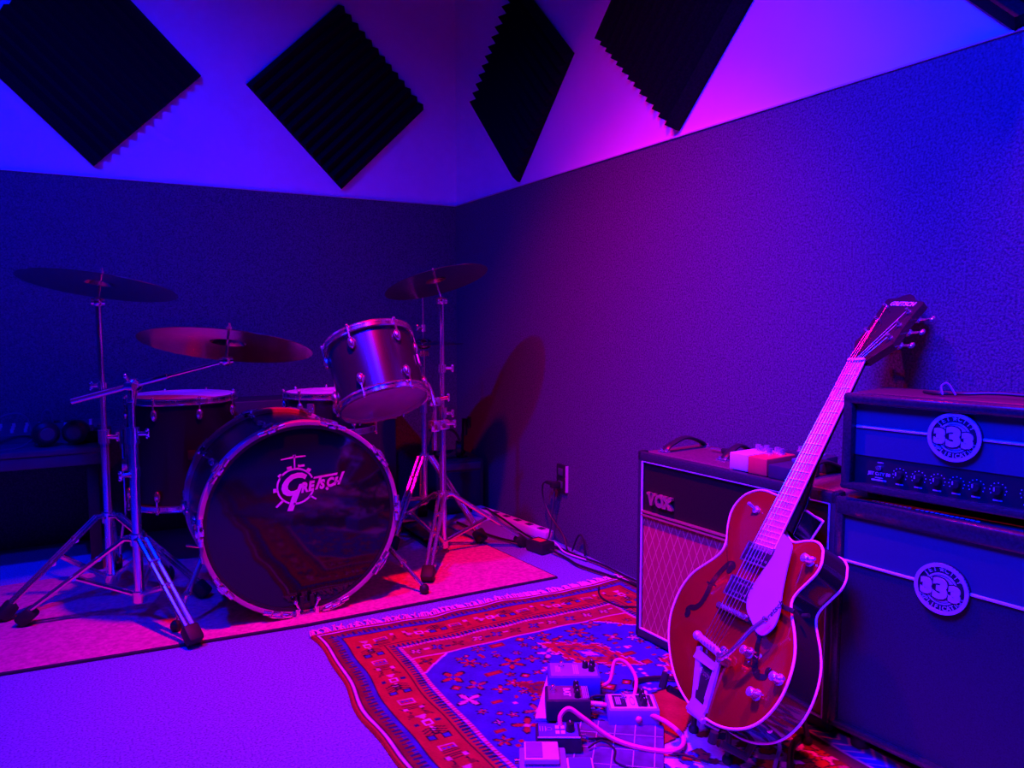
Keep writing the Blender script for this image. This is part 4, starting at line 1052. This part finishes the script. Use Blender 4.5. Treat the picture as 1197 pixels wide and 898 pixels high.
# ------------------------------------------------------------------ cables on the floor
def cable(label, pts, r, m, n=8, name='patch_cable', plug=None, grp=None):
    t = thing(name, label, 'cable', pts[0], grp)
    MB().tube(pts, r, 8, n=n).build('cord', m, t, True)
    for (a, b, pm) in plug or []: MB().cyl(a, b, .0062, seg=12).build('plug', pm, t, True)
    return t
PCG = 'patch cables between the pedals'
cable('thick pink patch cable looping over the gridded mat between two pedals', [(1.005, 1.375, .040), (1.055, 1.325, .040), (1.095, 1.255, .036), (1.10, 1.19, .024), (1.055, 1.165, .021), (1.0, 1.205, .021), (.955, 1.26, .03), (.915, 1.31, .062), (.893, 1.335, .078), (.870, 1.335, .068), (.864, 1.326, .050)], .0055, pinkc, plug=[((.985, 1.392, .040), (1.012, 1.370, .040), white_m)], grp=PCG)
cable('short pink patch cable arching from the grey blue pedal to the pale pedal', [(1.062, 1.452, .035), (1.085, 1.440, .05), (1.115, 1.46, .085), (1.135, 1.44, .085), (1.135, 1.40, .06), (1.100, 1.365, .035)], .0048, pinkc, grp=PCG)
cable('thick black cable curving from behind the guitar to the pale pedal', [(1.33, 1.36, .020), (1.26, 1.43, .020), (1.19, 1.455, .020), (1.155, 1.43, .022), (1.14, 1.38, .028), (1.112, 1.340, .034)], .0055, blackc, plug=[((1.135, 1.365, .040), (1.112, 1.335, .040), ped_w)], grp=PCG)
cable('thin dark power cable snaking over the gridded mat', [(.915, 1.29, .024), (.955, 1.275, .020), (.99, 1.235, .019), (1.02, 1.19, .019), (1.06, 1.15, .019), (1.09, 1.10, .019)], .0026, blackc, grp=PCG)
cable('small loop of thin dark cable on the mat by the low dark pedal', [(.895, 1.262, .024), (.93, 1.262, .030), (.945, 1.235, .020), (.92, 1.20, .019), (.935, 1.165, .019), (.98, 1.13, .019)], .0022, blackc, grp=PCG)
cable('short violet cable curling out of the left of the white compact pedal', [(.712, 1.262, .03), (.680, 1.258, .026), (.655, 1.225, .016), (.668, 1.205, .014), (.69, 1.196, .014)], .0042, purpc, grp=PCG)
cable('tangle of short dark cable between the black pedal and the pale pedal', [(.997, 1.42, .03), (1.02, 1.41, .018), (1.03, 1.44, .022), (1.055, 1.41, .03), (1.03, 1.39, .018), (1.05, 1.37, .02), (1.02, 1.365, .018)], .003, blackc, grp=PCG)
d = (V((1.232, 1.035, .08))-JK).normalized()
cable('violet guitar cable hanging from the jack of the red guitar', [JK, JK+d*.04, (1.226, 1.034, .05), (1.20, 1.022, .022), (1.15, .985, .016), (1.08, .92, .016), (1.0, .82, .016)], .0042, purpc, name='guitar_cable', plug=[(JK-d*.004, JK+d*.035, chrome)])
cable('thick black cable on the rug beside the speaker cabinet', [(1.36, 1.075, .020), (1.30, 1.06, .018), (1.22, 1.0, .018), (1.13, .91, .018), (1.0, .78, .018)], .007, blackc, name='speaker_cable')

# along the right wall: outlet, plugs, cords, strip, adapter
ol = thing('wall_outlet', 'dark wall outlet plate on the right wall with a plug in it', 'outlet', (1.685, 2.583, .285))
MB().box((1.684, 2.583, .285), (.012, .070, .115), bev=.003).build('plate', blackp, ol, True)
MB().box((1.6845, 2.5465, .285), (.0125, .003, .112)).build('plate_edge', strip_m, ol, True)
MB().box((1.676, 2.583, .312), (.006, .034, .030), bev=.002).box((1.676, 2.583, .258), (.006, .034, .030), bev=.002).build('socket', table_m, ol, True)
wc = thing('power_cable', 'black power cord plugged into the wall outlet and dropping to the floor', 'cord', (1.66, 2.585, .255))
MB().box((1.655, 2.590, .258), (.04, .030, .028), bev=.006).box((1.645, 2.62, .262), (.02, .04, .014), bev=.004).build('plug', blackp, wc, True)
MB().tube([(1.640, 2.64, .262), (1.640, 2.665, .245), (1.645, 2.67, .19), (1.65, 2.62, .12), (1.655, 2.53, .06), (1.64, 2.47, .012), (1.63, 2.40, .010)], .0035, 8, n=8).build('cord', blackc, wc, True)
wc = thing('power_cable', 'second power cord hanging straight down the wall from the outlet', 'cord', (1.665, 2.588, .245))
MB().tube([(1.655, 2.595, .246), (1.655, 2.600, .20), (1.66, 2.625, .10), (1.655, 2.635, .03), (1.64, 2.63, .010), (1.62, 2.58, .009)], .0040, 8, n=8).build('cord', table_m, wc, True)
psf = thing('power_strip', 'long white power strip on the floor against the right wall by the corner', 'power strip', (1.63, 2.95, .0))
MB().box((0, 0, .02), (.055, .56, .038), Tr((1.632, 2.93, 0)) @ Rz(rad(8)), bev=.006).build('housing', strip_m, psf, True)
for i in range(6): MB().box((0, -.22+i*.085, .0400), (.026, .034, .002), Tr((1.632, 2.93, 0)) @ Rz(rad(8)), bev=.0008).build('socket', table_m, psf, True)
ad = thing('power_adapter', 'black power adapter block on the floor at the end of the cables', 'adapter', (1.555, 2.545, 0))
MB().box((0, 0, .024), (.075, .10, .046), Tr((1.555, 2.545, 0)) @ Rz(rad(12)), bev=.008).build('housing', blackp, ad, True)
MB().box((0, .005, .0475), (.036, .05, .001), Tr((1.555, 2.545, 0)) @ Rz(rad(12))).build('sticker', ped_r, ad, True)
FCG = 'black cables along the right wall'
cable('black cable from the corner along the floor to the power adapter', [(1.43, 3.08, .010), (1.44, 2.95, .012), (1.47, 2.80, .010), (1.50, 2.70, .012), (1.53, 2.60, .02)], .005, blackc, name='floor_cable', grp=FCG)
cable('black cable from the power adapter along the wall to the combo amplifier', [(1.57, 2.49, .02), (1.585, 2.40, .010), (1.575, 2.30, .012), (1.60, 2.18, .012), (1.625, 2.05, .014), (1.62, 1.90, .03), (1.64, 1.75, .05)], .005, blackc, name='floor_cable', grp=FCG)
cable('upper black cable following the foot of the wall to the combo amplifier', [(1.60, 3.12, .045), (1.585, 2.95, .045), (1.60, 2.70, .012), (1.63, 2.52, .010), (1.64, 2.38, .012), (1.655, 2.25, .014), (1.65, 2.08, .016), (1.64, 1.90, .03), (1.66, 1.78, .06)], .0045, blackc, name='floor_cable', grp=FCG)
cable('thin pale cord on the floor behind the power adapter', [(1.60, 2.66, .010), (1.625, 2.60, .022), (1.63, 2.54, .022), (1.62, 2.46, .010), (1.64, 2.34, .010)], .0035, strip_m, name='floor_cable', grp=FCG)
cable('black cable loop standing up against the wall near the outlet', [(1.655, 2.46, .010), (1.665, 2.445, .06), (1.668, 2.42, .085), (1.668, 2.395, .06), (1.662, 2.38, .010)], .0038, blackc, name='floor_cable', grp=FCG)
cable('thin dark cable curling on the rug corner at the combo amplifier', [(1.50, 2.06, .016), (1.47, 2.02, .014), (1.45, 1.96, .014), (1.46, 1.89, .014), (1.50, 1.86, .014), (1.53, 1.80, .02)], .0028, blackc, name='floor_cable', grp=FCG)

# ------------------------------------------------------------------ back of the room
tb = thing('low_table', 'low dark table at the far left against the back wall', 'table', (-.55, 3.37, 0))
MB().box((-.56, 3.37, .465), (1.16, .44, .022), bev=.004).build('top', table_m, tb, True)
MB().box((-.56, 3.165, .432), (1.12, .018, .046), bev=.003).build('apron', table_m, tb, True)
for x in (-1.10, -.03):
    for y in (3.19, 3.56): MB().box((x, y, .227), (.04, .04, .454), bev=.004).build('leg', blackp, tb, True)
hp_ = thing('headphones', 'black headphones lying on the low table at far left', 'headphones', (-.12, 3.26, .478))
for x, a in ((-.175, 12), (-.08, -14)):
    M = Tr((x, 3.235, .525)) @ Rz(rad(a)) @ Rx(PI/2)
    q = MB().lathe([(0, .03), (.03, .03), (.043, .018), (.046, 0), (.046, -.012), (.036, -.02), (0, -.02)], 24, M); e = q.build('ear_cup', blackp, hp_, True)
    MB().lathe([(0, .032), (.022, .032), (.026, .029), (0, .029)], 20, M).build('cup_cap', table_m, e, True)
    MB().ring(.034, [(-.010, -.03), (.008, -.03), (.010, -.015), (-.010, -.015)], 24, M).build('ear_pad', rubber, e, True)
MB().tube([(-.20, 3.27, .53), (-.195, 3.34, .545), (-.13, 3.40, .55), (-.06, 3.34, .545), (-.05, 3.27, .53)], .010, 8, n=6, flat=.5).build('headband', blackp, hp_, True)
mx = thing('audio_mixer', 'small audio mixer with rows of knobs on the low table', 'mixer', (-.02, 3.40, .477))
mx['label'] = 'small audio mixer with rows of knobs behind the headphones'
MB().prism([(-.10, 0), (.10, 0), (.10, .055), (-.10, .03)], -.20, .20, Tr((-.16, 3.47, .4765)) @ Rz(PI/2) @ Rx(PI/2)).build('housing', table_m, mx, True)
q = MB()
for i in range(9):
    for j in range(3):
        x = -.34+i*.044; y = 3.42+j*.045; z = .4765+.03+(y-3.37)/.2*.025; q.cyl((x, y, z-.004), (x, y, z+.014), .006, seg=8)
q.build('knobs', badge_m, mx, True)['kind'] = 'stuff'
ai = thing('audio_interface', 'small device with pale knobs at the right end of the low table', 'audio interface', (-.03, 3.33, .477))
MB().box((-.03, 3.33, .498), (.10, .12, .042), bev=.004).build('housing', blackp, ai, True)
for x in (-.062, -.03, .0):
    for y in (3.29, 3.34): MB().cyl((x, y, .518), (x, y, .534), .009, seg=12).build('knob', print_m, ai, True)
cable('thin cable arching above the low table at the far left', [(-.52, 3.30, .49), (-.42, 3.30, .54), (-.33, 3.30, .585), (-.27, 3.30, .60), (-.235, 3.30, .575), (-.22, 3.28, .50)], .0028, dimc, name='headphone_cable', grp='cables on the low table')
cable('thin cable loop standing behind the headphones on the low table', [(-.195, 3.36, .50), (-.19, 3.36, .58), (-.175, 3.36, .60), (-.16, 3.36, .58), (-.155, 3.36, .50)], .0036, dimc, name='headphone_cable', grp='cables on the low table')
cable('thin cable lying flat along the front of the low table', [(-.60, 3.20, .479), (-.45, 3.23, .479), (-.34, 3.20, .479), (-.26, 3.24, .479), (-.22, 3.30, .50)], .003, dimc, name='headphone_cable', grp='cables on the low table')
cs = thing('equipment_case', 'long black equipment case along the back wall behind the drums', 'case', (.85, 3.52, 0))
MB().box((.86, 3.515, .295), (.80, .21, .59), bev=.008).build('body', tolex, cs, True)
MB().box((.86, 3.515, .47), (.806, .216, .008), bev=.002).build('lid_seam', chrome_d, cs, True)
for x in (.62, 1.10): MB().box((x, 3.405, .46), (.045, .012, .05), bev=.003).build('latch', chrome_d, cs, True)
cs = thing('practice_amplifier', 'small black box shaped amplifier on the floor in the room corner', 'amplifier', (1.53, 3.33, 0))
MB().box((0, 0, .135), (.25, .24, .262), Tr((1.535, 3.36, 0)) @ Rz(rad(-6)), bev=.012).build('cabinet', tolex, cs, True)
MB().box((-.0, -.118, .11), (.21, .012, .19), Tr((1.535, 3.36, 0)) @ Rz(rad(-6)), bev=.003).build('grille_cloth', grill_d, cs, True)
MB().box((-.0, -.119, .235), (.21, .012, .035), Tr((1.535, 3.36, 0)) @ Rz(rad(-6)), bev=.003).build('control_panel', table_m, cs, True)
MB().tube([(-.07, 0, .264), (-.06, 0, .285), (.06, 0, .285), (.07, 0, .264)], .008, 8, n=4, M=Tr((1.535, 3.38, 0)) @ Rz(rad(-6))).build('handle', leather, cs, True)
h2 = thing('headphones', 'black headphones standing upright on the small amplifier in the corner', 'headphones', (1.48, 3.31, .268))
MB().ring(.068, [(-.006, -.014), (.006, -.014), (.006, .014), (-.006, .014)], 32, Tr((1.475, 3.31, .348)) @ Rz(rad(-20)) @ Rx(PI/2)).build('headband', blackp, h2, True)
for s in (-1, 1):
    M = Tr((1.475+s*.062, 3.31-s*.022, .318)) @ Rz(rad(-20)) @ Ry(PI/2)
    MB().lathe([(0, .018), (.026, .018), (.036, .008), (.036, -.012), (0, -.012)], 20, M, 0).build('ear_cup', blackp, h2, True)
mc = thing('microphone_clip', 'black microphone clip sticking up beside the headphones in the corner', 'clip', (1.575, 3.32, .268))
MB().cyl((1.57, 3.32, .268), (1.57, 3.32, .276), .028, seg=18).cyl((1.57, 3.32, .27), (1.575, 3.32, .38), .007, seg=10).build('post', blackp, mc, True)
MB().box((1.585, 3.32, .415), (.022, .03, .085), bev=.006).box((1.60, 3.30, .44), (.016, .02, .06), bev=.004).build('jaw', blackp, mc, True)

# ------------------------------------------------------------------ lights
def spot(name, loc, tgt, col, W_, ang, blend=.6, r=.06):
    l = bpy.data.lights.new(name, 'SPOT'); l.energy = W_; l.color = col; l.spot_size = rad(ang); l.spot_blend = blend; l.shadow_soft_size = r
    o = bpy.data.objects.new(name, l); COL.objects.link(o); o.location = loc
    o.rotation_euler = (V(tgt)-V(loc)).to_track_quat('-Z', 'Y').to_euler(); return o
spot('blue_stage_light', (-.55, 1.75, 2.75), (-.55, 2.72, 0), (0.0, .004, 1), 430, 142, .8, .05)
spot('blue_front_light', (.10, .75, 2.78), (.2, 1.9, 0), (0.0, .004, 1), 140, 130, .9, .05)
spot('blue_amp_light', (-.4, .5, 2.75), (1.69, .75, 1.0), (.0, .005, 1), 2100, 72, 1, .50)
spot('red_stage_light', (.62, 1.65, 2.75), (1.12, 2.15, 0), (1, .0, .03), 430, 77, 1, .04)
spot('red_wall_light', (-.3, 1.6, 2.7), (1.69, 1.98, 1.2), (1, .0, .10), 90, 52, 1, .12)
spot('red_amp_light', (1.46, .78, 2.8), (1.43, .75, .8), (1, .0, .08), 520, 28, 1, .08)
spot('violet_fill_light', (-.9, -.2, 1.9), (1.20, .98, 0), (.55, .0, 1), 150, 22, 1, .06)  # added fill with no known lamp behind it, brightens the rug below the guitar
w = bpy.data.worlds.new('dark room'); SC.world = w; w.use_nodes = True
w.node_tree.nodes['Background'].inputs[0].default_value = (.0, 0, .12, 1); w.node_tree.nodes['Background'].inputs[1].default_value = .2

# ------------------------------------------------------------------ camera
cd = bpy.data.cameras.new('camera'); cd.sensor_width = 36; cd.lens = 870/1197*36; cd.clip_start = .02
co = bpy.data.objects.new('camera', cd); COL.objects.link(co); co.location = (0, 0, .95); co.rotation_euler = (rad(85), 0, rad(-29.2))
SC.camera = co
